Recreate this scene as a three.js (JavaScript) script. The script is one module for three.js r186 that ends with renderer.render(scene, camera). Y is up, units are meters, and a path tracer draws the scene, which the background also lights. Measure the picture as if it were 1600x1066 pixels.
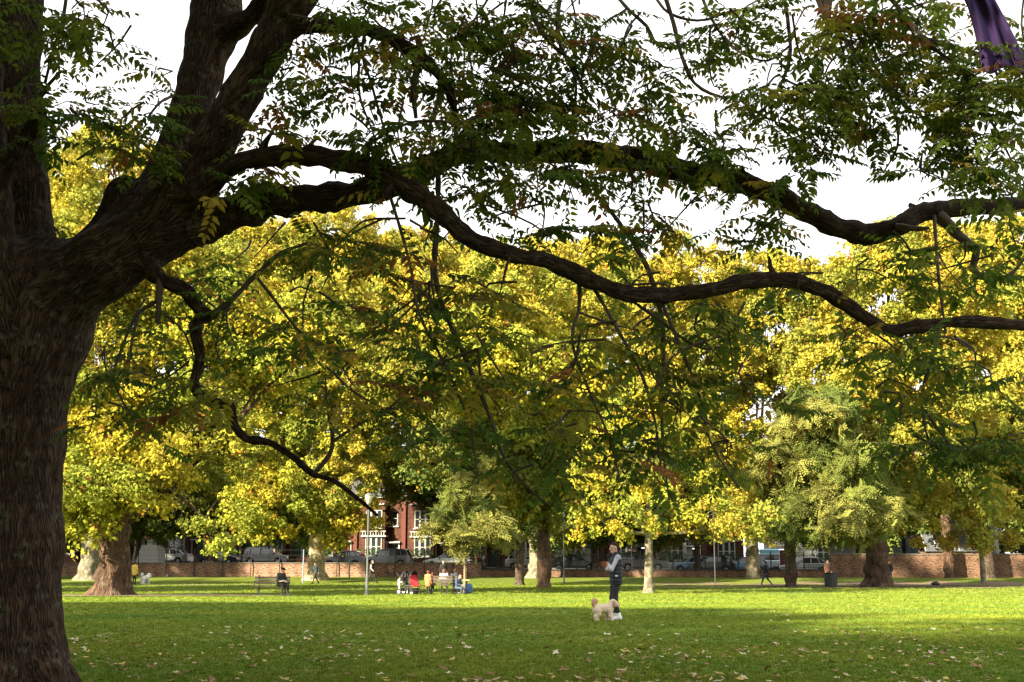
import * as THREE from 'three';
import { mergeGeometries } from 'three/addons/utils/BufferGeometryUtils.js';
import { RoundedBoxGeometry } from 'three/addons/geometries/RoundedBoxGeometry.js';
import { ImprovedNoise } from 'three/addons/math/ImprovedNoise.js';

// ---------------------------------------------------------------- camera, sky, sun, exposure
const scene = new THREE.Scene();
const F = 1900, PITCH = Math.atan(347 / F), EYE = new THREE.Vector3(0, 1.25, 0);   // focal length in pixels of a 1600 x 1066 picture
const camera = new THREE.PerspectiveCamera(2 * Math.atan(533 / F) * 180 / Math.PI, 1024 / 682, 0.1, 1200);
camera.position.copy(EYE);
camera.lookAt(0, EYE.y + Math.tan(PITCH), -1);
camera.updateMatrixWorld();

const SUN = new THREE.Vector3(-0.78, 0.53, 0.60).normalize();        // behind the camera and to its left
const sun = new THREE.DirectionalLight(new THREE.Color().setRGB(1.0, 0.87, 0.63), 5.0);
sun.position.copy(SUN).multiplyScalar(150).add(new THREE.Vector3(0, 0, -50));
sun.target.position.set(0, 0, -50); scene.add(sun, sun.target);
sun.castShadow = true; sun.shadow.mapSize.set(4096, 4096); sun.shadow.radius = 3;
Object.assign(sun.shadow.camera, { left: -130, right: 130, top: 110, bottom: -110, near: 1, far: 400 });
{ // bright thin autumn haze
  const w = 256, h = 128, data = new Float32Array(w * h * 4);
  for (let j = 0; j < h; j++) for (let i = 0; i < w; i++) {
    const el = ((j + 0.5) / h - 0.5) * Math.PI, up = Math.max(0, Math.sin(el)), k = (j * w + i) * 4;
    data[k] = 0.47 - 0.05 * up; data[k + 1] = 0.465 - 0.035 * up; data[k + 2] = 0.45 + 0.0 * up; data[k + 3] = 1;
  }
  const sky = new THREE.DataTexture(data, w, h, THREE.RGBAFormat, THREE.FloatType);
  sky.mapping = THREE.EquirectangularReflectionMapping; sky.magFilter = THREE.LinearFilter; sky.needsUpdate = true;
  scene.background = sky; scene.environment = sky;
}
const renderer = new THREE.WebGLRenderer({ antialias: true });
renderer.setSize(1024, 682);
renderer.toneMapping = THREE.LinearToneMapping;
renderer.toneMappingExposure = 4.3;
renderer.shadowMap.enabled = true;

// ---------------------------------------------------------------- helpers
function rngOf(seed) { let a = seed >>> 0; return () => { a = (a + 0x6D2B79F5) | 0; let t = Math.imul(a ^ (a >>> 15), 1 | a); t = (t + Math.imul(t ^ (t >>> 7), 61 | t)) ^ t; return ((t ^ (t >>> 14)) >>> 0) / 4294967296; }; }
const perlin = new ImprovedNoise();
const nz = (x, y, z = 0) => perlin.noise(x + 31.7, y + 17.3, z + 5.1);
const V = (x, y, z) => new THREE.Vector3(x, y, z);
const rgb = (r, g, b) => new THREE.Color().setRGB(r, g, b);
const lerp = (a, b, t) => a + (b - a) * t, clamp = (x, a, b) => Math.min(b, Math.max(a, x));
const range = (r, a, b) => a + (b - a) * r();
const gauss = (r) => Math.sqrt(-2 * Math.log(1 - r() + 1e-9)) * Math.cos(6.28318 * r());
function at(px, py, depth) {                                         // the point at that depth seen at that place of the photograph
  const v = -(py - 533) / F, c = Math.cos(PITCH), s = Math.sin(PITCH), up = v * c + s, away = c - v * s, t = depth / away;
  return V((px - 800) / F * t, EYE.y + up * t, -depth);
}
const mpp = (depth) => depth * Math.cos(PITCH) / F;                  // metres for one pixel at that depth
const xAt = (px, depth) => (px - 800) * mpp(depth);
const taken = {};
function numbered(name) { const n = taken[name] = (taken[name] ?? -1) + 1; return n ? name + '_' + String(n).padStart(3, '0') : name; }
const dress = (m) => { m.castShadow = m.receiveShadow = true; return m; };
function part(name, geometry, material, parent) { const m = dress(new THREE.Mesh(geometry, material)); m.name = name; parent.add(m); return m; }
function tag(o, label, category, group) { o.userData.label = label; o.userData.category = category; if (group) o.userData.group = group; return o; }
function thing(name, label, category, position = [0, 0, 0], turn = 0, group) {
  const o = new THREE.Group(); o.name = numbered(name); o.position.set(...position); o.rotation.y = turn; scene.add(o);
  return tag(o, label, category, group);
}
function single(name, geometry, material, label, category, group) {
  const m = dress(new THREE.Mesh(geometry, material)); m.name = numbered(name); scene.add(m); return tag(m, label, category, group);
}
function structure(name, geometry, material) { const m = dress(new THREE.Mesh(geometry, material)); m.name = numbered(name); m.userData.kind = 'structure'; scene.add(m); return m; }
function copyOf(o, label, position, turn) {
  const c = o.clone(); c.name = numbered(o.name.replace(/_\d{3}$/, '')); c.userData = { ...o.userData, label }; c.position.set(...position); if (turn !== undefined) c.rotation.y = turn; scene.add(c); return c;
}
const std = (color, roughness = 0.8, extra = {}) => new THREE.MeshStandardMaterial({ color, roughness, ...extra });
function boxG(w, h, d, x = 0, y = 0, z = 0, r = 0) { const g = r ? new RoundedBoxGeometry(w, h, d, 2, r) : new THREE.BoxGeometry(w, h, d); g.translate(x, y, z); return g; }
function cylG(r0, r1, h, x = 0, y = 0, z = 0, n = 12) { const g = new THREE.CylinderGeometry(r1, r0, h, n); g.translate(x, y, z); return g; }
const plain = (g) => { const n = g.index ? g.toNonIndexed() : g; for (const k of Object.keys(n.attributes)) if (!['position', 'normal', 'uv'].includes(k)) n.deleteAttribute(k); return n; };
const merged = (list) => mergeGeometries(list.map(plain));
function barG(a, b, r, n = 6) { const d = b.clone().sub(a), g = new THREE.CylinderGeometry(r, r, d.length(), n); g.applyQuaternion(new THREE.Quaternion().setFromUnitVectors(V(0, 1, 0), d.normalize())); g.translate((a.x + b.x) / 2, (a.y + b.y) / 2, (a.z + b.z) / 2); return g; }

// a tapered, knobbly tube through points; radius per point; uv in metres
function smoothPath(points, radii, step) {
  const curve = new THREE.CatmullRomCurve3(points, false, 'centripetal'), n = points.length - 1, out = [], rr = [];
  for (let i = 0; i < n; i++) {
    const k = Math.max(1, Math.round(points[i].distanceTo(points[i + 1]) / step));
    for (let j = 0; j < k; j++) { const t = (i + j / k) / n; out.push(curve.getPoint(t)); rr.push(lerp(radii[i], radii[i + 1], j / k)); }
  }
  out.push(points[n].clone()); rr.push(radii[n]);
  return [out, rr];
}
function tubeG(points, radii, sides = 8, step = 0.1, rough = 0.08, freq = 4, close = true) {
  const [p, r] = smoothPath(points, radii, step), pos = [], nor = [], uv = [], idx = [];
  let nrm = V(0, 0, -1), along = 0; const t = V(), b = V(), e = V();
  for (let i = 0; i < p.length; i++) {
    t.copy(p[Math.min(i + 1, p.length - 1)]).sub(p[Math.max(i - 1, 0)]).normalize();
    nrm.addScaledVector(t, -nrm.dot(t)); if (nrm.lengthSq() < 1e-6) nrm.set(1, 0, 0).addScaledVector(t, -t.x); nrm.normalize(); b.crossVectors(t, nrm);
    if (i) along += p[i].distanceTo(p[i - 1]);
    for (let j = 0; j <= sides; j++) {
      const a = j / sides * Math.PI * 2; e.copy(nrm).multiplyScalar(Math.cos(a)).addScaledVector(b, Math.sin(a));
      const q = p[i].clone().addScaledVector(e, r[i]);
      const d = rough ? r[i] * rough * (nz(q.x * freq, q.y * freq, q.z * freq) + 0.5 * nz(q.x * freq * 2.3, q.y * freq * 2.3, q.z * freq * 2.3)) * 2 : 0;
      q.addScaledVector(e, d); pos.push(q.x, q.y, q.z); nor.push(e.x, e.y, e.z); uv.push(j / sides * 2 * Math.PI * r[0], along);
    }
  }
  const w = sides + 1;
  for (let i = 0; i < p.length - 1; i++) for (let j = 0; j < sides; j++) { const a = i * w + j; idx.push(a, a + 1, a + w, a + 1, a + w + 1, a + w); }
  if (close) { const c = pos.length / 3, last = (p.length - 1) * w; pos.push(p[p.length - 1].x, p[p.length - 1].y, p[p.length - 1].z); nor.push(t.x, t.y, t.z); uv.push(0, along); for (let j = 0; j < sides; j++) idx.push(last + j, last + j + 1, c); }
  const g = new THREE.BufferGeometry();
  g.setAttribute('position', new THREE.Float32BufferAttribute(pos, 3)); g.setAttribute('normal', new THREE.Float32BufferAttribute(nor, 3)); g.setAttribute('uv', new THREE.Float32BufferAttribute(uv, 2)); g.setIndex(idx);
  if (rough) g.computeVertexNormals();
  return g;
}

// distance fields of tapered capsules, joined smoothly and meshed by marching tetrahedra
function capsule(p, b) {
  const ax = b.a[0], ay = b.a[1], az = b.a[2], dx = b.b[0] - ax, dy = b.b[1] - ay, dz = b.b[2] - az, x = p[0] - ax, y = p[1] - ay, z = p[2] - az;
  const t = clamp((x * dx + y * dy + z * dz) / (dx * dx + dy * dy + dz * dz + 1e-9), 0, 1);
  return Math.hypot(x - dx * t, y - dy * t, z - dz * t) - lerp(b.ra, b.rb, t);
}
function fieldOf(bones, k, extra) {
  return (p) => { let s = 0, least = 1e9; const ds = []; for (const b of bones) { const d = capsule(p, b); ds.push(d); if (d < least) least = d; }
    for (const d of ds) if (d - least < 6 * k) s += Math.exp(-(d - least) / k); const v = least - k * Math.log(s) ; return extra ? v + extra(p) : v; };
}
function nearestBone(bones, p) { let best = 0, least = 1e9; bones.forEach((b, i) => { const d = capsule(p, b) ; if (d < least) { least = d; best = i; } }); return best; }
const TETS = [[0, 5, 1, 6], [0, 1, 2, 6], [0, 2, 3, 6], [0, 3, 7, 6], [0, 7, 4, 6], [0, 4, 5, 6]];
const CORNERS = [[0, 0, 0], [1, 0, 0], [1, 1, 0], [0, 1, 0], [0, 0, 1], [1, 0, 1], [1, 1, 1], [0, 1, 1]];
function meshField(f, lo, hi, cell) {                                // indexed geometry with smooth normals
  const B = 6, n = [0, 1, 2].map((c) => Math.ceil((hi[c] - lo[c]) / cell / B) * B), pos = [], idx = [], edge = new Map();
  const vals = new Map(), nx = n[0] + 1, ny = n[1] + 1, key = (i, j, k) => (k * ny + j) * nx + i;
  const val = (i, j, k) => { const q = key(i, j, k); let v = vals.get(q); if (v === undefined) { v = f([lo[0] + i * cell, lo[1] + j * cell, lo[2] + k * cell]); vals.set(q, v); } return v; };
  const far = cell * B * 0.87 + cell * 2;
  for (let bk = 0; bk < n[2]; bk += B) for (let bj = 0; bj < n[1]; bj += B) for (let bi = 0; bi < n[0]; bi += B) {
    if (Math.abs(f([lo[0] + (bi + B / 2) * cell, lo[1] + (bj + B / 2) * cell, lo[2] + (bk + B / 2) * cell])) > far * 1.25) continue;
    for (let k = bk; k < bk + B; k++) for (let j = bj; j < bj + B; j++) for (let i = bi; i < bi + B; i++) {
      const v = CORNERS.map((c) => val(i + c[0], j + c[1], k + c[2]));
      let neg = 0; for (const x of v) if (x < 0) neg++;
      if (neg === 0 || neg === 8) continue;
      const ids = CORNERS.map((c) => key(i + c[0], j + c[1], k + c[2]));
      const cut = (a, b) => {
        const q = ids[a] < ids[b] ? ids[a] * 4194304 * 2 + ids[b] : ids[b] * 4194304 * 2 + ids[a]; let e = edge.get(q);
        if (e === undefined) { const t = v[a] / (v[a] - v[b]); e = pos.length / 3; for (let c = 0; c < 3; c++) pos.push(lo[c] + ([i, j, k][c] + lerp(CORNERS[a][c], CORNERS[b][c], t)) * cell); edge.set(q, e); }
        return e;
      };
      for (const t of TETS) {
        const inside = t.filter((c) => v[c] < 0), outside = t.filter((c) => v[c] >= 0);
        if (!inside.length || !outside.length) continue;
        if (inside.length === 1) idx.push(cut(inside[0], outside[0]), cut(inside[0], outside[1]), cut(inside[0], outside[2]));
        else if (outside.length === 1) idx.push(cut(outside[0], inside[0]), cut(outside[0], inside[1]), cut(outside[0], inside[2]));
        else { const a = cut(inside[0], outside[0]), b = cut(inside[0], outside[1]), c = cut(inside[1], outside[1]), d = cut(inside[1], outside[0]); idx.push(a, b, c, a, c, d); }
      }
    }
  }
  const nor = new Float32Array(pos.length), e = cell * 0.6;
  for (let i = 0; i < pos.length; i += 3) {
    const p = [pos[i], pos[i + 1], pos[i + 2]], d = [0, 1, 2].map((c) => { const a = p.slice(), b = p.slice(); a[c] += e; b[c] -= e; return f(a) - f(b); }), l = Math.hypot(...d) || 1;
    nor[i] = d[0] / l; nor[i + 1] = d[1] / l; nor[i + 2] = d[2] / l;
  }
  for (let i = 0; i < idx.length; i += 3) {                          // wind every face outwards
    const [a, b, c] = [idx[i] * 3, idx[i + 1] * 3, idx[i + 2] * 3], ux = pos[b] - pos[a], uy = pos[b + 1] - pos[a + 1], uz = pos[b + 2] - pos[a + 2], wx = pos[c] - pos[a], wy = pos[c + 1] - pos[a + 1], wz = pos[c + 2] - pos[a + 2];
    if ((uy * wz - uz * wy) * nor[a] + (uz * wx - ux * wz) * nor[a + 1] + (ux * wy - uy * wx) * nor[a + 2] < 0) { const s = idx[i + 1]; idx[i + 1] = idx[i + 2]; idx[i + 2] = s; }
  }
  const g = new THREE.BufferGeometry();
  g.setAttribute('position', new THREE.Float32BufferAttribute(pos, 3)); g.setAttribute('normal', new THREE.BufferAttribute(nor, 3)); g.setIndex(idx);
  return g;
}
function boundsOf(bones, pad) { const lo = [1e9, 1e9, 1e9], hi = [-1e9, -1e9, -1e9]; for (const b of bones) for (const [p, r] of [[b.a, b.ra], [b.b, b.rb]]) for (let c = 0; c < 3; c++) { lo[c] = Math.min(lo[c], p[c] - r - pad); hi[c] = Math.max(hi[c], p[c] + r + pad); } return [lo, hi]; }

// ---------------------------------------------------------------- textures (grain, bark, brick; tileable)
function hash2(x, y, s) { let h = (Math.imul(x, 374761393) + Math.imul(y, 668265263) + Math.imul(s, 2147483647 / 7 | 0)) | 0; h = Math.imul(h ^ (h >>> 13), 1274126177); return ((h ^ (h >>> 16)) >>> 0) / 4294967296; }
function tnoise(x, y, px, py, s) { const i = Math.floor(x), j = Math.floor(y), u = x - i, v = y - j, a = u * u * (3 - 2 * u), b = v * v * (3 - 2 * v), m = (p, q) => ((p % q) + q) % q; return lerp(lerp(hash2(m(i, px), m(j, py), s), hash2(m(i + 1, px), m(j, py), s), a), lerp(hash2(m(i, px), m(j + 1, py), s), hash2(m(i + 1, px), m(j + 1, py), s), a), b); }
function tfbm(u, v, fx, fy, s, oct = 4) { let r = 0, a = 0.5, n = 0; for (let o = 0; o < oct; o++) { r += a * tnoise(u * fx, v * fy, fx, fy, s + o); n += a; a *= 0.5; fx *= 2; fy *= 2; } return r / n; }
function textureOf(w, h, fn, srgb) {
  const d = new Uint8Array(w * h * 4);
  for (let j = 0; j < h; j++) for (let i = 0; i < w; i++) { const c = fn((i + 0.5) / w, (j + 0.5) / h), k = (j * w + i) * 4; for (let q = 0; q < 3; q++) { let x = clamp(Array.isArray(c) ? c[q] : c, 0, 1); if (srgb) x = x <= 0.0031308 ? 12.92 * x : 1.055 * Math.pow(x, 1 / 2.4) - 0.055; d[k + q] = Math.round(x * 255); } d[k + 3] = 255; }
  const t = new THREE.DataTexture(d, w, h); t.wrapS = t.wrapT = THREE.RepeatWrapping; t.magFilter = THREE.LinearFilter; t.minFilter = THREE.LinearMipmapLinearFilter; t.generateMipmaps = true; if (srgb) t.colorSpace = THREE.SRGBColorSpace; t.needsUpdate = true; return t;
}
const scaled = (t, x, y) => { const c = t.clone(); c.repeat.set(x, y); c.needsUpdate = true; return c; };
const mix3 = (a, b, t) => a.map((x, i) => lerp(x, b[i], clamp(t, 0, 1)));

const barkHeight = (u, v) => { const w = tfbm(u, v, 4, 3, 3, 3) * 0.16; const f = tfbm(u + w, v, 26, 5, 11, 3), g = Math.abs(f - 0.5) * 2; return clamp(Math.pow(g, 0.6) * 1.15 + (tfbm(u, v, 64, 32, 21, 2) - 0.5) * 0.35, 0, 1); };
const barkBump = textureOf(512, 512, (u, v) => barkHeight(u, v));
const barkMap = textureOf(512, 512, (u, v) => { const h = barkHeight(u, v), l = tfbm(u, v, 12, 9, 41, 4), l2 = tfbm(u, v, 22, 22, 51, 3); let c = mix3([0.010, 0.0065, 0.0045], [0.082, 0.053, 0.034], h * 1.05); c = mix3(c, [0.10, 0.092, 0.066], (l - 0.57) * 5 * (0.4 + h) * (l2 > 0.5 ? 1 : 0.25)); return mix3(c, [0.07, 0.036, 0.02], (tfbm(u, v, 5, 5, 61, 3) - 0.58) * 5); }, true);
const planeMap = textureOf(512, 512, (u, v) => { const a = tfbm(u, v, 6, 6, 5, 3), b = tfbm(u + 0.3, v, 9, 9, 15, 3), g = tfbm(u, v, 60, 60, 25, 2); let c = a > 0.54 ? [0.42, 0.36, 0.25] : a > 0.46 ? [0.30, 0.255, 0.18] : [0.20, 0.165, 0.11]; if (b > 0.58) c = [0.26, 0.26, 0.17]; return c.map((x) => x * (0.5 + 0.3 * g)); }, true);
const grassBump = textureOf(512, 512, (u, v) => tfbm(u, v, 48, 48, 7, 3));
const grassMap = textureOf(1024, 1024, (u, v) => { const a = tfbm(u, v, 6, 6, 8, 4), b = tfbm(u, v, 90, 90, 18, 3), y = tfbm(u, v, 24, 24, 28, 3); let c = mix3([0.07, 0.105, 0.016], [0.165, 0.205, 0.034], a * 0.5 + b * 0.75 - 0.1); c = mix3(c, [0.20, 0.185, 0.05], (y - 0.62) * 3); return c; }, true);
const grainBump = textureOf(256, 256, (u, v) => tfbm(u, v, 40, 40, 9, 3));
const grainMap = textureOf(256, 256, (u, v) => { const a = 0.72 + 0.5 * (tfbm(u, v, 10, 10, 19, 4) - 0.5) + 0.3 * (tfbm(u, v, 60, 60, 29, 2) - 0.5); return [a, a, a]; });
const brickCell = (u, v) => { const rows = 14, cols = 5, r = Math.floor(v * rows), x = u * cols + (r % 2 ? 0.5 : 0), c = Math.floor(x), fx = x - c, fy = v * rows - r; return [((c % cols) + cols) % cols, r, fx < 0.04 || fx > 0.96 || fy < 0.1 || fy > 0.9]; };
const brickMap = textureOf(512, 512, (u, v) => { const [c, r, joint] = brickCell(u, v), h = hash2(c, r, 77), g = tfbm(u, v, 50, 50, 87, 3), s = tfbm(u, v, 5, 5, 97, 3); let k = joint ? [0.32, 0.28, 0.22] : h < 0.12 ? [0.12, 0.075, 0.06] : h < 0.75 ? mix3([0.30, 0.155, 0.10], [0.42, 0.25, 0.165], hash2(r, c, 5)) : [0.46, 0.33, 0.22]; k = mix3(k, [0.13, 0.11, 0.08], (s - 0.55) * 3); return k.map((x) => x * (0.7 + 0.6 * g)); }, true);
const brickBump = textureOf(512, 512, (u, v) => brickCell(u, v)[2] ? 0.1 : 0.7 + 0.3 * tfbm(u, v, 60, 60, 3, 2));
// ---------------------------------------------------------------- the ground
const wallD = (x) => 106 - 0.11 * clamp(x, -90, 90);                 // how far away the park's wall stands
const streetY = (x) => clamp(0.65 - 0.0145 * x, 0.2, 1.15);
const PROFILE = [[-400, 0], [30, 0], [58, -0.25], [94, -0.30], [104, 0.04], [107, 0.10]];
function groundY(x, z) {
  const d = -z, w = wallD(x); let h;
  if (d > w + 1.6) return streetY(x);
  if (d > w + 0.35) return lerp(0.1, streetY(x), (d - w - 0.35) / 1.25);
  const u = d * 106 / w; h = PROFILE[PROFILE.length - 1][1];
  for (let i = 1; i < PROFILE.length; i++) if (u <= PROFILE[i][0]) { const t = (u - PROFILE[i - 1][0]) / (PROFILE[i][0] - PROFILE[i - 1][0]); h = lerp(PROFILE[i - 1][1], PROFILE[i][1], t * t * (3 - 2 * t)); break; }
  return h + 0.025 * nz(x * 0.11, z * 0.11) * clamp(d / 12, 0, 1);
}
const onGround = (x, z) => V(x, groundY(x, z), z);
function sheetG(xs, ds, lift, skew) {                                // a sheet that follows the ground; ds may follow the wall
  const pos = [], uv = [], idx = [], w = xs.length;
  for (const d of ds) for (const x of xs) { const dd = skew ? d + wallD(x) : d, z = -dd; pos.push(x, groundY(x, z) + lift, z); uv.push(x / 3, z / 3); }
  for (let j = 0; j < ds.length - 1; j++) for (let i = 0; i < w - 1; i++) { const a = j * w + i; idx.push(a, a + 1, a + w, a + 1, a + w + 1, a + w); }
  const g = new THREE.BufferGeometry(); g.setAttribute('position', new THREE.Float32BufferAttribute(pos, 3)); g.setAttribute('uv', new THREE.Float32BufferAttribute(uv, 2)); g.setIndex(idx); g.computeVertexNormals(); return g;
}
const steps = (a, b, s) => { const o = []; for (let x = a; x < b - 1e-6; x += s) o.push(x); o.push(b); return o; };
{
  const xs = [-600, -300, -150, ...steps(-90, 90, 1.5), 150, 300, 600], g = sheetG(xs, [-300, -120, -60, ...steps(-30, 100, 1), ...steps(100.5, 122, 0.25), 130, 200, 400, 900], 0, false);
  const p = g.attributes.position, col = new Float32Array(p.count * 3);
  for (let i = 0; i < p.count; i++) { const x = p.getX(i), z = p.getZ(i), a = nz(x * 0.09, z * 0.16, 3) + 0.5 * nz(x * 0.31, z * 0.5, 9), b = nz(x * 0.05, z * 0.3, 40); col[i * 3] = 1 + 0.22 * a + 0.1 * b; col[i * 3 + 1] = 1 + 0.14 * a; col[i * 3 + 2] = 1 + 0.1 * a; }
  g.setAttribute('color', new THREE.BufferAttribute(col, 3));
  structure('lawn', g, new THREE.MeshPhysicalMaterial({ map: grassMap, bumpMap: grassBump, bumpScale: 0.03, roughness: 1, specularIntensity: 0.12, vertexColors: true }));
}
{ // paths, worn earth, pavement, road
  const earth = std(rgb(0.20, 0.135, 0.08), 1, { map: scaled(grainMap, 1.5, 1.5), bumpMap: grainBump, bumpScale: 0.02 });
  const patch = (x0, x1, dMid, half, lift, seed, stepX = 0.7) => {   // a ragged strip of bare soil
    const xs = steps(x0, x1, stepX), pos = [], uv = [], idx = [], N = 4;
    xs.forEach((x, i) => { const end = Math.min(1, Math.min(i, xs.length - 1 - i) / 6), a = dMid(x) - half * end * (0.7 + 0.9 * nz(x * 0.5, seed)), b = dMid(x) + half * end * (0.7 + 0.9 * nz(x * 0.45, seed + 9)); for (let j = 0; j <= N; j++) { const z = -lerp(a, b, j / N); pos.push(x, groundY(x, z) + lift, z); uv.push(x / 2, z / 2); } });
    for (let i = 0; i < xs.length - 1; i++) for (let j = 0; j < N; j++) { const a = i * (N + 1) + j; idx.push(a, a + N + 1, a + 1, a + 1, a + N + 1, a + N + 2); }
    const g = new THREE.BufferGeometry(); g.setAttribute('position', new THREE.Float32BufferAttribute(pos, 3)); g.setAttribute('uv', new THREE.Float32BufferAttribute(uv, 2)); g.setIndex(idx); g.computeVertexNormals(); return g;
  };
  structure('bare_earth', patch(-30, -10.5, (x) => 59.2 + 0.06 * x, 1.5, 0.03, 2), earth);
  structure('bare_earth', patch(9, 48, (x) => 92 - 0.12 * x, 7, 0.03, 12), earth);
  structure('bare_earth', patch(7, 36, (x) => 79 - 0.05 * x, 2.5, 0.03, 22), earth);
  structure('path', patch(-36, -16, () => 88, 0.5, 0.036, 32), std(rgb(0.33, 0.30, 0.25), 0.95, { bumpMap: grainBump, bumpScale: 0.006 }));
  structure('path', patch(-26, -9, () => 57.0, 0.35, 0.036, 35), std(rgb(0.28, 0.24, 0.17), 0.95, { bumpMap: grainBump, bumpScale: 0.006 }));
  const xs = steps(-90, 90, 5);
  structure('pavement', sheetG(xs, [1.7, 3, 5], 0.12, true), std(rgb(0.26, 0.25, 0.23), 0.9, { map: grainMap }));
  structure('road', sheetG(xs, [8.0, 10, 14, 19], 0.008, true), std(rgb(0.055, 0.055, 0.058), 0.85, { map: grainMap }));
  structure('pavement', sheetG(xs, [19, 22, 25], 0.12, true), std(rgb(0.26, 0.25, 0.23), 0.9, { map: grainMap }));
  const kerbs = [];
  for (const off of [5.1, 18.9]) for (let i = 0; i < xs.length - 1; i++) { const a = V(xs[i], streetY(xs[i]) + 0.065, -wallD(xs[i]) - off), b = V(xs[i + 1], streetY(xs[i + 1]) + 0.065, -wallD(xs[i + 1]) - off), k = boxG(a.distanceTo(b), 0.13, 0.2); k.applyQuaternion(new THREE.Quaternion().setFromUnitVectors(V(1, 0, 0), b.clone().sub(a).normalize())); k.translate((a.x + b.x) / 2, (a.y + b.y) / 2, (a.z + b.z) / 2); kerbs.push(k); }
  structure('kerb', merged(kerbs), std(rgb(0.3, 0.3, 0.28), 0.9));
}

// ---------------------------------------------------------------- grass blades and fallen leaves
{
  const r = rngOf(11), pos = [], tri = (a, b, c) => pos.push(...a, ...b, ...c);
  for (let k = 0; k < 14; k++) { const a = r() * 6.283, q = 0.06 * Math.sqrt(r()), h = range(r, 0.02, 0.038), l = range(r, 0.005, 0.03), b = r() * 6.283, w = 0.0035, x = q * Math.cos(a), z = q * Math.sin(a), cx = Math.cos(b), cz = Math.sin(b); const m = [x + l * 0.35 * cz, h * 0.6, z - l * 0.35 * cx], t = [x + l * cz, h, z - l * cx]; tri([x - w * cx, -0.01, z - w * cz], [x + w * cx, -0.01, z + w * cz], m); tri([m[0] - w * 0.8 * cx, m[1] - 0.01, m[2] - w * 0.8 * cz], [m[0] + w * 0.8 * cx, m[1] - 0.01, m[2] + w * 0.8 * cz], t); }
  const g = new THREE.BufferGeometry(); g.setAttribute('position', new THREE.Float32BufferAttribute(pos, 3)); g.computeVertexNormals();
  const spots = [];
  const bands = [[8.5, 14, 330, 1], [14, 20, 200, 1.15], [20, 30, 95, 1.4], [30, 44, 36, 1.9], [44, 62, 16, 2.5], [62, 96, 5, 3.4]];
  for (const [d0, d1, dens, sc] of bands) { const n = Math.round(dens * (d1 * d1 - d0 * d0) / 2 * 1.25); for (let i = 0; i < n; i++) { const d = Math.sqrt(lerp(d0 * d0, d1 * d1, r())), x = d * range(r, -0.63, 0.63); if (x < -10 && Math.abs(d - 58.2 - 0.05 * x) < 1.9 || x > 6 && d > 76 && r() < 0.75 || d > wallD(x) - 1.5) continue; spots.push([x, d, sc * range(r, 0.7, 1.25)]); } }
  const m = dress(new THREE.InstancedMesh(g, new THREE.MeshPhysicalMaterial({ color: 0xffffff, roughness: 1, specularIntensity: 0.2 }), spots.length)); m.name = 'grass'; m.userData.kind = 'stuff'; m.userData.label = 'short mown green grass covering the park lawn'; m.userData.category = 'grass';
  const M = new THREE.Matrix4(), Q = new THREE.Quaternion(), E = new THREE.Euler(), c = new THREE.Color();
  spots.forEach(([x, d, s], i) => { E.set(range(r, -0.15, 0.15), r() * 6.28, range(r, -0.15, 0.15)); M.compose(onGround(x, -d), Q.setFromEuler(E), V(s, Math.pow(s, 0.45), s)); m.setMatrixAt(i, M); const a = nz(x * 0.35, d * 0.35, 7), b = r(), dry = r() < 0.05; c.setRGB(0.142 + 0.03 * b + 0.06 * a + (dry ? 0.07 : 0), 0.198 + 0.03 * b + 0.035 * a + (dry ? 0.02 : 0), 0.022 + 0.008 * b + (dry ? 0.02 : 0)); m.setColorAt(i, c); });
  scene.add(m);

  // fallen leaves: lobed, curled; the largest in view one by one, the rest as litter
  const shapes = [];
  for (let k = 0; k < 5; k++) { const p = [], n = 9, cu = range(r, 0.05, 0.3), ph = r() * 6; const pt = (i) => { const a = i / n * 6.283, q = 0.085 * (i % 2 ? 0.55 : 1) * (0.8 + 0.3 * Math.sin(a * 2 + ph)), x = q * Math.cos(a), z = q * Math.sin(a) * 0.8; return [x, 0.012 + cu * (x * x * 9 + Math.abs(z) * 0.5 * (k % 2)) + 0.008 * Math.sin(a * 3 + ph), z]; }; for (let i = 0; i < n; i++) p.push(0, 0.012, 0, ...pt(i + 1), ...pt(i)); const lg = new THREE.BufferGeometry(); lg.setAttribute('position', new THREE.Float32BufferAttribute(p, 3)); lg.computeVertexNormals(); shapes.push(lg); }
  const tones = [['curled brown', [0.20, 0.10, 0.045]], ['pale tan', [0.40, 0.28, 0.15]], ['dull yellow', [0.42, 0.30, 0.06]], ['russet', [0.22, 0.095, 0.04]], ['bleached cream', [0.48, 0.40, 0.27]]];
  const mats = tones.map(([, c]) => std(rgb(...c), 0.85));
  const seen = []; for (let i = 0; i < 250; i++) { const d = 1 / lerp(1 / 10.2, 1 / 24, r()), x = d * range(r, -0.41, 0.43); if (x < -0.37 * d && d < 12) continue; if (nz(x * 0.6, d * 0.4, 70) + range(r, -0.3, 0.5) < -0.1) continue; seen.push([x, d]); }
  for (const [x, d] of seen) { const t = Math.floor(r() * tones.length), o = single('fallen_leaf', shapes[Math.floor(r() * 5)], mats[t], `${tones[t][0]} fallen leaf lying on the shaded lawn`, 'leaf', 'fallen leaves on the near lawn'); const s = range(r, 0.75, 1.45); o.position.copy(onGround(x, -d)); o.position.y += 0.045; o.rotation.set(range(r, -0.3, 0.3), r() * 6.28, range(r, -0.3, 0.3)); o.scale.setScalar(s * 0.85); }
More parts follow.
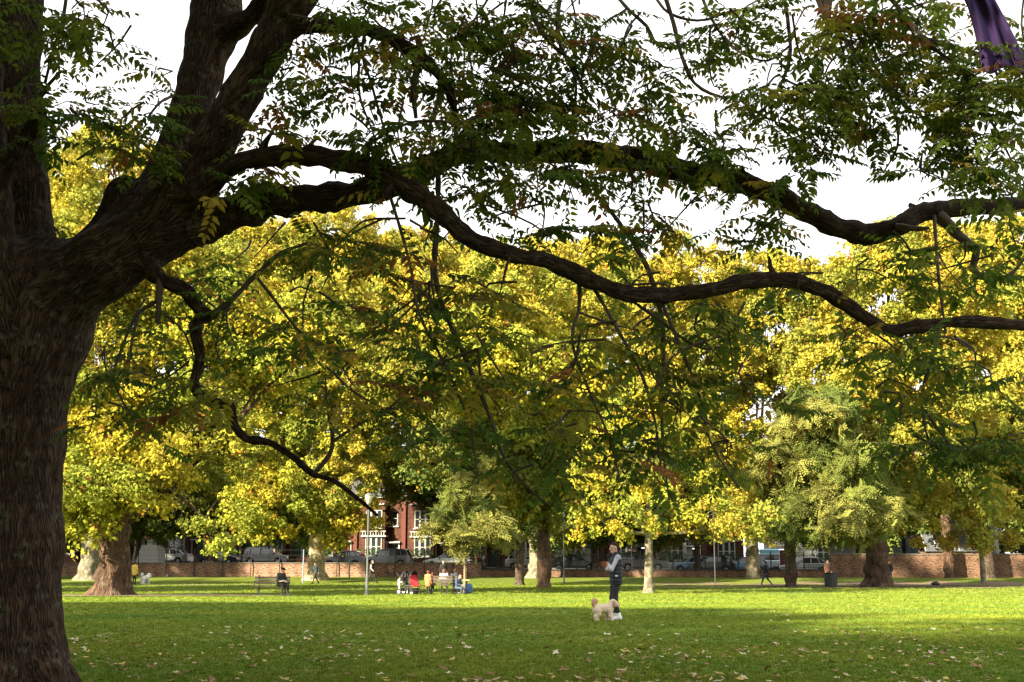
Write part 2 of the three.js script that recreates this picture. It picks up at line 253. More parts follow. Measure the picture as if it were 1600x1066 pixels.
  const far = []; for (let i = 0; i < 12000; i++) { const d = i < 5200 ? 1 / lerp(1 / 10, 1 / 24, r()) : Math.sqrt(lerp(24 * 24, 100 * 100, r())), x = d * range(r, -0.6, 0.6); if (d < wallD(x) - 1 && (d < 26 || d > 60 || r() < 0.35) && nz(x * 0.5, d * 0.35, 90) + 0.6 * nz(x * 1.7, d * 1.2, 95) > range(r, -0.25, 0.35)) far.push([x, d]); }
  const lm = dress(new THREE.InstancedMesh(shapes[1], std(0xffffff, 0.85), far.length)); lm.name = 'leaf_litter'; lm.userData.kind = 'stuff'; lm.userData.label = 'scattered autumn leaf litter over the lawn'; lm.userData.category = 'leaves';
  far.forEach(([x, d], i) => { E.set(range(r, -0.3, 0.3), r() * 6.28, range(r, -0.3, 0.3)); const p = onGround(x, -d); p.y += 0.04; const s = range(r, 0.5, 1.15) * (d < 24 ? 0.75 : 0.72); M.compose(p, Q.setFromEuler(E), V(s, s, s)); lm.setMatrixAt(i, M); lm.setColorAt(i, c.setRGB(...tones[Math.floor(r() * 5)][1])); });
  scene.add(lm);
}
// ---------------------------------------------------------------- the near tree: trunk and limbs, branches, twigs, pinnate leaves
const bark = new THREE.MeshPhysicalMaterial({ specularIntensity: 0.25, map: scaled(barkMap, 1.7, 1.3), bumpMap: scaled(barkBump, 1.7, 1.3), bumpScale: 0.045, roughness: 0.95 });
const twigBark = std(rgb(0.06, 0.042, 0.03), 0.95);
const nearTree = thing('ash_tree', 'dark broad trunk with spreading limbs and feathery leaves hanging over the lawn', 'tree');
const limb = (list) => list.map(([x, y, d, r]) => ({ p: at(x, y, d), r: r * mpp(d) }));
const D0 = 10.7;
{
  const limbs = [
    [[4, 1125, D0, 110], [4, 1085, D0, 100], [4, 1000, D0, 96], [2, 850, D0, 96], [6, 700, D0, 96], [16, 600, D0, 100], [40, 520, D0, 108], [62, 455, D0, 98]],
    [[62, 455, D0, 84], [148, 408, 10.85, 52], [228, 332, 11.0, 42], [268, 255, 11.15, 39], [292, 190, 11.25, 38], [312, 120, 11.35, 39], [326, 60, 11.4, 41], [338, 10, 11.4, 44], [350, -60, 11.5, 44]],
    [[70, 470, 10.6, 80], [170, 408, 10.4, 60], [268, 322, 10.25, 45], [330, 232, 10.15, 39], [378, 150, 10.05, 35], [420, 75, 9.95, 36], [457, 0, 9.85, 40], [490, -70, 9.8, 38]],
    [[40, 500, D0, 76], [46, 400, 10.8, 52], [38, 300, 10.9, 42], [33, 180, 11.0, 40], [32, 60, 11.1, 40], [36, -60, 11.2, 40]],
    [[10, 520, 10.5, 80], [-18, 420, 10.3, 55], [-25, 280, 10.2, 48], [-40, 120, 10.1, 45], [-50, -40, 10.0, 42]],
    [[170, 402, 10.4, 62], [250, 372, 10.35, 48], [318, 352, 10.3, 34], [372, 328, 10.25, 27]],
    [[262, 318, 10.3, 44], [318, 296, 10.0, 26], [350, 268, 9.85, 17]],
    [[330, 60, 11.4, 30], [372, 40, 11.2, 20], [400, 20, 10.8, 18], [420, -20, 10.5, 18]],
    [[-12, 300, 10.15, 30], [22, 245, 10.0, 17], [52, 200, 9.9, 13], [66, 180, 9.85, 12]],
    [[100, 412, 10.9, 30], [140, 368, 11.0, 17], [168, 330, 11.0, 15], [178, 298, 11.0, 14], [196, 288, 11.0, 13], [203, 306, 11.0, 11]],
    [[205, 385, 10.4, 40], [238, 428, 10.2, 16], [262, 443, 10.1, 13]],
  ];
  const bones = [];
  for (const l of limbs) { const q = limb(l); for (let i = 0; i < q.length - 1; i++) bones.push({ a: q[i].p.toArray(), b: q[i + 1].p.toArray(), ra: q[i].r, rb: q[i + 1].r }); }
  for (let k = 0; k < 7; k++) { const a = k / 7 * 6.283 + 0.4, c = at(4, 1125, D0), t = V(c.x + Math.cos(a) * 0.85, -0.16, c.z + Math.sin(a) * 0.85); bones.push({ a: [c.x + Math.cos(a) * 0.3, 0.45, c.z + Math.sin(a) * 0.3], b: t.toArray(), ra: 0.2, rb: 0.05 }); }
  for (const b of bones) { b.ra = Math.max(0.02, b.ra * 0.94 - 0.02); b.rb = Math.max(0.02, b.rb * 0.94 - 0.02); }
  const f = fieldOf(bones, 0.035, (p) => 0.035 * nz(p[0] * 2.2, p[1] * 1.4, p[2] * 2.2) + 0.018 * nz(p[0] * 7, p[1] * 4, p[2] * 7) + 0.01 * nz(p[0] * 19, p[1] * 9, p[2] * 19));
  const [lo, hi] = boundsOf(bones, 0.1), g0 = meshField(f, lo, hi, 0.034), P = g0.attributes.position, N = g0.attributes.normal, I = g0.index.array, pos = [], nor = [], uv = [];
  const X = V(), Y = V(), A = V(), Bv = V(), c = V();
  for (let i = 0; i < I.length; i += 3) {                            // bark runs along each limb
    c.set(0, 0, 0); for (let k = 0; k < 3; k++) c.add(A.fromBufferAttribute(P, I[i + k])); c.multiplyScalar(1 / 3);
    const b = bones[nearestBone(bones, c.toArray())]; Bv.set(b.b[0] - b.a[0], b.b[1] - b.a[1], b.b[2] - b.a[2]); const L = Bv.length(); Bv.normalize(); X.set(0.3, 0.1, -1).addScaledVector(Bv, -X.dot(Bv)).normalize(); Y.crossVectors(Bv, X);
    const R = (b.ra + b.rb) / 2, ang = (q) => Math.atan2((q.x - b.a[0]) * Y.x + (q.y - b.a[1]) * Y.y + (q.z - b.a[2]) * Y.z, (q.x - b.a[0]) * X.x + (q.y - b.a[1]) * X.y + (q.z - b.a[2]) * X.z), a0 = ang(c);
    for (let k = 0; k < 3; k++) { A.fromBufferAttribute(P, I[i + k]); let a = ang(A); if (a - a0 > Math.PI) a -= 2 * Math.PI; if (a - a0 < -Math.PI) a += 2 * Math.PI; const v = (A.x - b.a[0]) * Bv.x + (A.y - b.a[1]) * Bv.y + (A.z - b.a[2]) * Bv.z; pos.push(A.x, A.y, A.z); nor.push(N.getX(I[i + k]), N.getY(I[i + k]), N.getZ(I[i + k])); uv.push(a * Math.max(R, 0.12), v + b.a[1]); }
  }
  const g = new THREE.BufferGeometry(); g.setAttribute('position', new THREE.Float32BufferAttribute(pos, 3)); g.setAttribute('normal', new THREE.Float32BufferAttribute(nor, 3)); g.setAttribute('uv', new THREE.Float32BufferAttribute(uv, 2));
  part('trunk', g, bark, nearTree);
}
// the traced branches: [x, y, depth, radius]
const BRANCHES = [
  [[300, 356, 10.3, 34], [345, 340, 10.28, 29], [400, 320, 10.25, 26], [470, 308, 10.2, 25], [540, 305, 10.25, 24], [620, 290, 10.4, 21], [665, 262, 10.5, 19], [720, 240, 10.6, 18], [800, 236, 10.7, 18], [900, 237, 10.8, 19], [960, 243, 10.9, 19], [1050, 262, 11.0, 19], [1130, 280, 11.0, 18], [1200, 300, 11.0, 18], [1260, 332, 11.0, 18], [1310, 355, 11.0, 18], [1360, 364, 11.1, 17], [1400, 354, 11.1, 16], [1440, 332, 11.2, 15], [1490, 326, 11.3, 14], [1600, 318, 11.5, 12], [1720, 290, 11.8, 9]],
  [[312, 300, 10.0, 24], [345, 272, 9.85, 17], [385, 249, 9.7, 15], [430, 243, 9.6, 15], [500, 246, 9.5, 17], [560, 258, 9.5, 18], [600, 272, 9.5, 18], [650, 302, 9.5, 17], [700, 341, 9.5, 16], [740, 374, 9.5, 15], [800, 397, 9.5, 14], [860, 410, 9.6, 14], [920, 436, 9.6, 13.5], [970, 456, 9.6, 14], [1050, 460, 9.7, 13], [1120, 449, 9.7, 12.5], [1200, 437, 9.8, 13], [1250, 441, 9.8, 13], [1300, 461, 9.9, 12], [1345, 492, 9.9, 12], [1390, 516, 10.0, 12], [1440, 510, 10.0, 10.5], [1520, 503, 10.1, 9.5], [1600, 508, 10.2, 9], [1700, 500, 10.4, 7]],
  [[238, 428, 10.2, 15], [262, 440, 10.1, 12], [290, 454, 10.1, 11], [312, 486, 10.1, 10.5], [332, 494, 10.1, 9], [306, 503, 10.05, 10], [313, 556, 10.0, 8.5], [304, 606, 10.0, 8], [330, 629, 10.0, 8], [358, 632, 10.0, 7.5], [368, 668, 10.0, 7], [386, 686, 10.0, 6.5], [420, 691, 9.9, 6], [460, 716, 9.9, 5.5], [490, 741, 9.8, 5.5], [520, 751, 9.8, 4], [560, 780, 9.8, 3], [590, 806, 9.8, 2]],
  [[432, 52, 9.95, 20], [468, 42, 9.85, 13], [500, 42, 9.8, 12], [560, 42, 9.8, 11], [610, 60, 9.8, 12], [655, 88, 9.9, 11], [690, 122, 9.9, 9], [708, 165, 10.0, 6], [712, 210, 10.1, 3]],
  [[655, 72, 9.85, 6], [652, 58, 9.85, 5], [640, 62, 9.85, 4]],
  [[648, 90, 9.85, 8], [652, 110, 9.85, 7], [646, 140, 9.85, 6], [650, 185, 9.9, 3]],
  [[1466, 334, 11.2, 10], [1500, 370, 11.2, 8], [1526, 394, 11.2, 7], [1520, 420, 11.2, 6], [1546, 437, 11.2, 5], [1580, 428, 11.2, 3.5], [1600, 405, 11.2, 2]],
  [[1400, 354, 11.0, 6], [1440, 358, 10.9, 4], [1452, 356, 10.9, 2]],
  [[250, 440, 10.1, 7], [248, 480, 10.0, 5], [246, 505, 10.0, 4]],
  [[246, 470, 10.05, 3.5], [215, 490, 10.1, 3], [192, 540, 10.1, 2.5], [178, 590, 10.1, 2], [200, 640, 10.1, 1.5], [225, 660, 10.1, 1]],
  [[215, 492, 10.1, 2.5], [206, 560, 10.0, 2], [240, 590, 10.0, 1.8], [290, 560, 10.0, 1.2]],
  [[330, 494, 10.1, 7], [360, 470, 10.1, 4.5], [400, 430, 10.2, 4], [440, 395, 10.3, 3.5], [480, 380, 10.4, 2.5]],
  [[400, 432, 10.2, 3], [430, 470, 10.1, 2.5], [465, 515, 10.1, 2], [500, 540, 10.0, 1.3]],
  [[490, 741, 9.8, 4.5], [514, 712, 9.8, 4], [520, 688, 9.8, 3.5], [512, 640, 9.8, 2.5], [508, 590, 9.9, 1.5]],
  [[520, 690, 9.8, 3], [560, 664, 9.8, 2.5], [610, 636, 9.9, 2], [650, 600, 9.9, 1.2]],
  [[685, 255, 10.2, 5], [684, 330, 10.0, 4.5], [680, 430, 9.8, 4.5], [692, 480, 9.8, 4.5], [732, 570, 9.7, 4], [765, 650, 9.6, 3.2], [790, 720, 9.6, 2.5], [835, 772, 9.5, 2], [860, 790, 9.5, 1.2]],
  [[600, 275, 9.6, 3], [640, 410, 9.5, 2.6], [655, 490, 9.4, 2.4], [700, 580, 9.4, 2.2], [732, 660, 9.4, 1.8], [748, 755, 9.4, 1.2]],
  [[905, 432, 9.7, 3.6], [905, 480, 9.7, 3], [894, 530, 9.6, 2.6], [920, 610, 9.5, 2.4], [950, 680, 9.5, 1.8], [968, 745, 9.5, 1.2]],
  [[922, 440, 9.7, 3.6], [968, 520, 9.6, 3], [1000, 580, 9.6, 2.6], [1022, 650, 9.5, 2], [1035, 740, 9.5, 1.5], [1052, 785, 9.5, 1]],
  [[930, 300, 10.8, 3.5], [990, 380, 10.5, 4], [1020, 440, 10.4, 4.5], [1036, 520, 10.3, 4], [1034, 640, 10.2, 3], [1038, 720, 10.2, 2], [1046, 784, 10.2, 1.2]],
  [[1030, 462, 9.75, 3.4], [1062, 540, 9.7, 3], [1090, 610, 9.6, 2.4], [1110, 690, 9.5, 1.8], [1160, 770, 9.5, 1.2]],
  [[960, 450, 9.7, 3], [1030, 500, 9.8, 2.6], [1100, 545, 9.8, 2], [1180, 520, 9.8, 1.2]],
  [[1470, 510, 10.0, 3.6], [1456, 560, 9.9, 3], [1442, 610, 9.9, 2.6], [1446, 670, 9.8, 2], [1460, 710, 9.8, 1.3]],
  [[1445, 640, 9.9, 2.4], [1480, 690, 9.8, 2], [1520, 730, 9.8, 1.2]],
  [[1460, 335, 11.2, 3], [1464, 400, 10.8, 2.8], [1470, 460, 10.4, 2.4], [1478, 520, 10.2, 1.6]],
  [[1285, -40, 10.6, 10], [1292, 0, 10.5, 9], [1296, 36, 10.4, 8], [1370, 50, 10.3, 6], [1470, 68, 10.2, 5], [1600, 110, 10.1, 4]],
  [[1275, -10, 10.5, 4.5], [1294, 34, 10.4, 4], [1320, 60, 10.3, 3.5], [1360, 110, 10.2, 3], [1420, 170, 10.1, 2.4], [1460, 190, 10.1, 1.6]],
  [[1340, 50, 10.3, 3.5], [1370, 110, 10.2, 3], [1395, 160, 10.2, 2.6], [1402, 230, 10.1, 2], [1380, 270, 10.1, 1.2]],
  [[1378, -20, 10.0, 4.5], [1450, 66, 9.9, 4], [1500, 110, 9.8, 3], [1560, 210, 9.7, 2.2], [1590, 270, 9.7, 1.3]],
  [[1222, -20, 10.3, 4], [1232, 40, 10.2, 3.6], [1234, 90, 10.2, 3.2], [1210, 150, 10.1, 2.6], [1178, 186, 10.1, 1.6]],
  [[1236, 70, 10.2, 2.6], [1200, 95, 10.2, 2], [1150, 78, 10.2, 2], [1118, 40, 10.3, 2.6], [1090, -20, 10.4, 3]],
  [[1035, -20, 10.2, 4.5], [1052, 35, 10.2, 4], [1066, 90, 10.1, 3.5], [1085, 130, 10.1, 3.2], [1110, 146, 10.1, 3], [1135, 153, 10.1, 2]],
  [[1020, -10, 10.4, 3], [1045, 20, 10.3, 2.8], [1090, 32, 10.3, 2.4], [1150, 15, 10.3, 1.6]],
  [[960, -10, 10.4, 3.2], [985, 18, 10.3, 3], [1010, 40, 10.3, 2.8], [1030, 72, 10.2, 2.4], [1062, 74, 10.2, 2], [1082, 55, 10.2, 1.2]],
  [[1110, 40, 10.3, 2.2], [1108, 90, 10.3, 1.8], [1116, 135, 10.3, 1.5], [1132, 138, 10.3, 1]],
  [[826, -20, 10.4, 5.5], [838, 35, 10.3, 5], [868, 75, 10.2, 4], [892, 95, 10.2, 3.2], [910, 140, 10.1, 2]],
  [[875, -10, 10.5, 4], [872, 60, 10.4, 3.4], [900, 130, 10.3, 2.4], [890, 200, 10.3, 1.6]],
  [[575, 32, 9.8, 3.4], [566, 80, 9.8, 3], [580, 130, 9.7, 2.6], [600, 200, 9.7, 2.2], [640, 300, 9.6, 2]],
  [[545, 30, 9.8, 3], [560, 70, 9.75, 2.6], [562, 150, 9.7, 2.2], [585, 215, 9.7, 1.6], [590, 262, 9.7, 1.2]],
  [[560, 255, 9.5, 3.2], [585, 220, 9.5, 2.8], [650, 190, 9.6, 2.8], [730, 190, 9.7, 2.8], [760, 170, 9.8, 2.6], [850, 160, 9.9, 2], [890, 135, 10, 1.2]],
  [[120, 250, 10.0, 2], [150, 233, 9.95, 3], [188, 234, 9.9, 3.2], [225, 254, 9.95, 3.5], [270, 258, 10.1, 4]],
  [[230, 185, 10.3, 2], [245, 165, 10.3, 2.4], [268, 150, 10.7, 3]],
  [[95, 110, 9.9, 3.2], [62, 150, 9.95, 3.2], [40, 190, 10.0, 3.4]],
  [[104, -10, 9.8, 3], [98, 30, 9.8, 2.8], [80, 90, 9.85, 3], [70, 130, 9.9, 3]],
];
BRANCHES.forEach((b, n) => { const q = limb(b), thick = b[0][3] > 11; part('branch', tubeG(q.map((x) => x.p), q.map((x) => x.r), thick ? 14 : 7, thick ? 0.05 : 0.08, thick ? 0.2 : 0.16, thick ? 6 : 11), thick ? bark : twigBark, nearTree); });

{ // stubs and broken side shoots along the two long branches
  const r = rngOf(909); for (const b of [BRANCHES[0], BRANCHES[1], BRANCHES[3]]) { const q = limb(b); for (let i = 2; i < q.length - 1; i++) { if (r() < 0.6) continue; const p = q[i].p.clone().lerp(q[i + 1].p, r()), a = r() * 6.283, up = r() < 0.6 ? 1 : -1, d = V(range(r, -0.5, 0.6), up * range(r, 0.6, 1), Math.sin(a) * 0.6).normalize(), L = range(r, 0.1, 0.26), e = p.clone().addScaledVector(d, L * 0.6), f = p.clone().addScaledVector(d, L).add(V(range(r, 0, 0.06), range(r, -0.02, 0.02), range(r, -0.03, 0.03))), k = q[i].r; part('branch', tubeG([p, e, f], [k * 0.7, k * 0.3, k * 0.16], 7, 0.05, 0.25, 14), bark, nearTree); } }
}
// one pinnate leaf of unit length along +x, drooping; leaflets in pairs
function pinnate(r, pairs) {
  const pos = [], col = [], curve = range(r, 0.12, 0.34), side = range(r, -0.1, 0.1);
  const spine = (t) => V(t * (1 - 0.12 * curve), -curve * t * t * 0.7, side * t * t);
  const put = (tris, c) => { for (const p of tris) { pos.push(p.x, p.y, p.z); col.push(c, c, c); } };
  for (let i = 0; i < 5; i++) { const a = spine(i / 5), b = spine((i + 1) / 5), w = V(0, 0, 0.006 * (1.2 - i / 5)), u = V(0, 0.006 * (1.2 - i / 5), 0); put([a.clone().add(w), a.clone().sub(w), b, a.clone().add(u), a.clone().sub(u), b], 0.6); }
  const leaflet = (t, dir, len, tilt) => {
    const o = spine(t), ahead = spine(Math.min(1, t + 0.02)).sub(spine(t - 0.02)).normalize(), out = V(0, 0, dir), d = ahead.clone().multiplyScalar(dir ? range(r, 0.35, 0.7) : 1).addScaledVector(out, dir ? 1 : 0); d.y -= range(r, 0.1, 0.55); d.normalize();
    const across = V(0, 1, 0).cross(d).normalize(), n = d.clone().cross(across).normalize(); across.applyAxisAngle(d, tilt); n.applyAxisAngle(d, tilt);
    const w = len * range(r, 0.18, 0.25), q = (s, a, k) => o.clone().addScaledVector(d, s * len).addScaledVector(across, a * w).addScaledVector(n, k * w); const c = range(r, 0.8, 1.2);
    const b0 = q(0.06, 0, 0), l1 = q(0.3, 1, 0.25), r1 = q(0.3, -1, 0.25), m1 = q(0.34, 0, -0.12), l2 = q(0.66, 0.72, 0.1), r2 = q(0.66, -0.72, 0.1), m2 = q(0.7, 0, -0.28), tip = q(1, 0, -0.75);
    put([b0, m1, l1, b0, r1, m1, l1, m1, m2, l1, m2, l2, r1, m2, m1, r1, r2, m2, l2, m2, tip, m2, r2, tip], c);
  };
  for (let i = 0; i < pairs; i++) { const t = lerp(0.16, 0.95, i / (pairs - 1)), len = 0.235 * (0.72 + 0.5 * Math.sin(Math.PI * clamp(t * 0.9 + 0.12, 0, 1))); for (const s of [-1, 1]) if (r() > 0.05) leaflet(t + range(r, -0.015, 0.015), s, len * range(r, 0.85, 1.12), range(r, -0.5, 0.5)); }
  leaflet(0.98, 0, 0.2, range(r, -0.3, 0.3));
  const g = new THREE.BufferGeometry(); g.setAttribute('position', new THREE.Float32BufferAttribute(pos, 3)); g.setAttribute('color', new THREE.Float32BufferAttribute(col, 3)); g.computeVertexNormals(); return g;
}
const leafR = rngOf(77), PINNATE = []; for (let i = 0; i < 12; i++) PINNATE.push(pinnate(leafR, 5 + (i % 4)));
const leafSheet = (c) => new THREE.MeshPhysicalMaterial({ color: c, roughness: 1, transmission: 0.5, thickness: 0, specularIntensity: 0.2, vertexColors: true });
const LEAF_TONES = [[0.060, 0.105, 0.013], [0.085, 0.135, 0.015], [0.12, 0.165, 0.017], [0.22, 0.215, 0.020], [0.30, 0.22, 0.028], [0.24, 0.10, 0.026]];
const leafMats = LEAF_TONES.map((c) => leafSheet(rgb(...c)));
{
  const THIN = 0.52, r = rngOf(5), leaves = [], twigs = [];                       // a leaf: [position, quaternion, length, tone]
  const aim = (p, dir, len, tone) => { const x = dir.clone().normalize(), up = V(range(r, -0.35, 0.35), 1, range(r, -0.35, 0.35)), z = x.clone().cross(up).normalize(), y = z.clone().cross(x); leaves.push([p.clone(), new THREE.Quaternion().setFromRotationMatrix(new THREE.Matrix4().makeBasis(x, y, z)), len, tone]); };
  const toneOf = (warm) => { const q = r(); return q < warm * 0.5 ? 4 : q < warm * 0.68 ? 5 : q < warm * 0.68 + 0.16 ? 3 : q < 0.5 ? 2 : q < 0.78 ? 1 : 0; };
  const spray = (p, dir, n, size, warm) => {                         // a twig with leaves at its end
    const L = range(r, 0.12, 0.34), d = dir.clone().normalize(), e = p.clone().addScaledVector(d, L); e.y -= L * range(r, 0.0, 0.3); const m = p.clone().lerp(e, 0.5); m.y += 0.03 + 0.05 * r();
    twigs.push(tubeG([p, m, e], [0.0062, 0.0048, 0.003], 4, 0.2, 0, 1, false)); const tone = toneOf(warm);
    for (let i = 0; i < n; i++) { const t = i / Math.max(1, n - 1), q = (t < 0.5 ? p.clone().lerp(m, t * 2) : m.clone().lerp(e, t * 2 - 1)), a = i * 2.4 + r(), o = V(Math.cos(a), range(r, -0.55, 0.35), Math.sin(a)).addScaledVector(d, 0.55 + 0.6 * t); aim(q, o, size * range(r, 0.75, 1.15), r() < 0.7 ? tone : toneOf(warm)); }
  };
  // masses of foliage: [x, y, depth, half width, half height in pixels, twigs, share of yellowed leaves]
  const masses = [
    [30, 60, 9.7, 85, 80, 14, 0.08], [120, 25, 9.6, 70, 30, 9, 0.04], [165, 85, 9.6, 40, 32, 7, 0.02], [70, 175, 9.7, 32, 30, 5, 0.02], [105, 195, 9.6, 20, 20, 3, 0.02], [20, 190, 9.6, 40, 40, 5, 0.05],
    [200, 205, 10.2, 55, 35, 8, 0.3], [150, 160, 10.3, 25, 15, 2, 0.1], [248, 120, 10.3, 14, 12, 1, 0.3], [110, 375, 10.3, 20, 12, 2, 0.1], [215, 240, 10.1, 30, 25, 4, 0.2],
    [440, 150, 9.7, 30, 35, 4, 0.35], [490, 90, 9.7, 45, 55, 8, 0.25], [520, 20, 9.8, 60, 30, 8, 0.2], [415, 225, 9.8, 30, 10, 2, 0.0], [520, 130, 9.7, 30, 20, 4, 0.2],
    [600, 130, 9.7, 60, 90, 20, 0.22], [660, 50, 9.9, 80, 55, 20, 0.25], [590, 220, 9.6, 50, 40, 10, 0.3], [720, 120, 10.0, 70, 90, 22, 0.18], [700, 230, 9.8, 80, 60, 26, 0.12], [790, 60, 10.2, 80, 70, 24, 0.25], [800, 170, 10.0, 90, 70, 30, 0.12], [880, 60, 10.3, 80, 60, 24, 0.25], [880, 170, 10.1, 90, 80, 32, 0.12], [960, 90, 10.2, 50, 60, 14, 0.15], [990, 170, 10.2, 45, 40, 10, 0.15], [760, 280, 9.8, 90, 45, 22, 0.1], [860, 300, 9.9, 80, 50, 20, 0.15], [950, 220, 10.2, 60, 40, 12, 0.3],
    [1045, 115, 10.2, 20, 16, 3, 0.1], [1010, 300, 10.3, 70, 50, 14, 0.55], [950, 370, 10.1, 80, 60, 18, 0.2], [830, 370, 9.8, 90, 40, 16, 0.15], [1060, 360, 10.2, 60, 50, 12, 0.6], [1080, 210, 10.1, 22, 18, 3, 0.1], [1135, 60, 10.3, 45, 35, 8, 0.05], [1180, 20, 10.3, 50, 25, 7, 0.05], [1110, 230, 10.2, 50, 25, 7, 0.15], [1160, 255, 10.2, 60, 30, 10, 0.2], [1140, 330, 10.3, 45, 30, 6, 0.25], [1190, 370, 10.3, 50, 30, 7, 0.1], [1210, 140, 10.1, 30, 40, 7, 0.05],
    [1250, 190, 10.1, 60, 60, 18, 0.12], [1260, 250, 10.1, 60, 45, 13, 0.15], [1300, 110, 10.1, 70, 70, 22, 0.15], [1370, 60, 10.1, 70, 50, 18, 0.12], [1360, 150, 10.0, 70, 60, 20, 0.18], [1440, 100, 10.0, 80, 80, 26, 0.12], [1450, 20, 10.1, 90, 30, 16, 0.1], [1540, 160, 9.8, 80, 70, 26, 0.08], [1580, 60, 9.9, 60, 60, 16, 0.06], [1500, 210, 9.9, 70, 40, 14, 0.15], [1380, 230, 10.0, 55, 40, 9, 0.3], [1560, 270, 9.8, 60, 50, 18, 0.1], [1460, 275, 10.1, 60, 25, 7, 0.1], [1590, 380, 10.4, 35, 60, 10, 0.05], [1640, 200, 9.9, 60, 150, 14, 0.1],
    [1440, 410, 10.6, 75, 40, 14, 0.03], [1380, 450, 10.6, 55, 35, 8, 0.03], [1500, 440, 10.6, 50, 40, 8, 0.05], [1390, 560, 9.9, 55, 40, 10, 0.03], [1480, 570, 9.9, 70, 35, 12, 0.03], [1400, 640, 9.8, 50, 35, 8, 0.03], [1460, 710, 9.8, 70, 35, 13, 0.03], [1530, 730, 9.8, 60, 35, 10, 0.03], [1560, 600, 9.8, 40, 30, 5, 0.05], [1590, 680, 9.8, 35, 40, 6, 0.05], [1340, 530, 9.9, 30, 20, 3, 0.03], [1230, 450, 9.9, 60, 25, 7, 0.08],
    [650, 420, 9.6, 90, 60, 18, 0.22], [560, 400, 9.9, 80, 40, 12, 0.45], [460, 420, 10.2, 80, 50, 12, 0.4], [370, 430, 10.2, 50, 40, 6, 0.4], [420, 290, 10.0, 45, 22, 6, 0.1], [370, 300, 10.0, 25, 14, 3, 0.05], [500, 500, 10.0, 80, 50, 13, 0.35], [400, 520, 10.0, 80, 50, 10, 0.3], [600, 520, 9.8, 80, 60, 18, 0.3], [700, 520, 9.6, 80, 70, 20, 0.12], [790, 500, 9.6, 80, 70, 18, 0.1], [690, 620, 9.5, 90, 60, 18, 0.1], [790, 620, 9.5, 80, 70, 17, 0.1], [580, 620, 9.7, 80, 50, 13, 0.4], [620, 690, 9.7, 70, 35, 8, 0.25], [850, 710, 9.5, 80, 50, 12, 0.1], [880, 600, 9.5, 70, 60, 14, 0.12], [960, 560, 9.6, 70, 60, 14, 0.3], [930, 690, 9.5, 60, 50, 9, 0.15], [960, 735, 9.5, 60, 25, 5, 0.25], [840, 745, 9.5, 40, 15, 3, 0.1],
    [1040, 490, 9.8, 80, 45, 14, 0.35], [1120, 520, 9.7, 70, 50, 13, 0.3], [1170, 570, 9.7, 55, 50, 9, 0.25], [1080, 610, 9.6, 80, 60, 16, 0.3], [1010, 650, 9.6, 60, 60, 10, 0.3], [1100, 700, 9.5, 70, 55, 13, 0.35], [1150, 725, 9.5, 55, 28, 8, 0.25], [1190, 640, 9.6, 45, 50, 7, 0.1], [1050, 720, 9.5, 50, 22, 4, 0.3],
    [250, 530, 10.2, 70, 50, 9, 0.4], [180, 590, 10.3, 50, 50, 6, 0.4], [270, 620, 10.1, 80, 40, 9, 0.25], [220, 650, 10.0, 60, 25, 5, 0.15], [350, 590, 10.1, 60, 40, 6, 0.35], [320, 480, 10.2, 60, 40, 6, 0.3], [450, 620, 10.0, 60, 40, 5, 0.4], [150, 660, 10.2, 30, 30, 3, 0.3],
  ];
  for (const [x, y, d, w, h, n, warm] of masses) {
    for (let i = 0; i < n * THIN * (y < 335 ? 1.05 : x > 1300 ? 0.75 : y > 700 ? 0.45 : 0.52); i++) { const a = r() * 6.283, q = Math.sqrt(r()), dd = d + 0.35 * gauss(r), p = at(x + w * 0.85 * q * Math.cos(a), y + h * 0.8 * q * Math.sin(a) - 8, dd); spray(p, V(range(r, -1, 1), range(r, -0.35, 0.15), range(r, -1, 1)), 4 + Math.floor(r() * 3), range(r, 0.28, 0.42), warm); }
    const c = at(x, y - h * 0.5, d);                                 // wood that carries the mass
    for (let i = 0; i < Math.ceil(n / 6); i++) { const e = at(x + range(r, -w, w) * 0.9, y + range(r, -h, h) * 0.9, d + range(r, -0.3, 0.3)), s = at(x + range(r, -w, w), y - h * range(r, 0.8, 1.5), d + range(r, -0.4, 0.4)), m = s.clone().lerp(e, 0.5).add(V(range(r, -0.12, 0.12), range(r, -0.02, 0.12), range(r, -0.1, 0.1))); twigs.push(tubeG([s, m, e], [0.012, 0.009, 0.004], 5, 0.12, 0.15, 12, false)); }
  }
  for (const b of BRANCHES) if (b[0][3] < 5) { const q = limb(b); for (let i = 1; i < q.length; i++) if (b[i][1] < 700 && r() < 0.5) spray(q[i].p, V(range(r, -1, 1), range(r, -0.5, 0.2), range(r, -1, 1)), 3, range(r, 0.3, 0.45), 0.15); }
  // the unseen rest of this tree's crown, above the frame and behind the camera
  const high = [];
  for (let i = 0; i < 1500; i++) { const a = r() * 6.283, q = Math.sqrt(r()) * 8.5, x = -4.2 + q * Math.cos(a), z = -10.4 + q * Math.sin(a) * 0.95, top = 14.5 * Math.sqrt(Math.max(0.05, 1 - q * q / 78)), y = Math.max(7.2, lerp(6.5, top, Math.pow(r(), 0.6))); if (y < EYE.y + 0.52 * -z + 0.9 && x > 0.44 * z - 1 && x < -0.44 * z + 1) continue; high.push(V(x, y, z)); }
  for (const p of high) for (let i = 0; i < 3; i++) { const a = r() * 6.283; aim(p, V(Math.cos(a), range(r, -0.4, 0.1), Math.sin(a)), range(r, 0.6, 0.95), toneOf(0.12)); }
  part('twigs', merged(twigs), twigBark, nearTree).userData.kind = 'stuff';
  const inView = (p) => p.z < -3 && Math.abs(p.x) < -p.z * 0.42 && p.y < EYE.y - p.z * 0.5;
  const near = leaves.filter((l) => inView(l[0])).sort((a, b) => b[2] / -b[0].z - a[2] / -a[0].z), own = new Set(near.slice(0, 290));
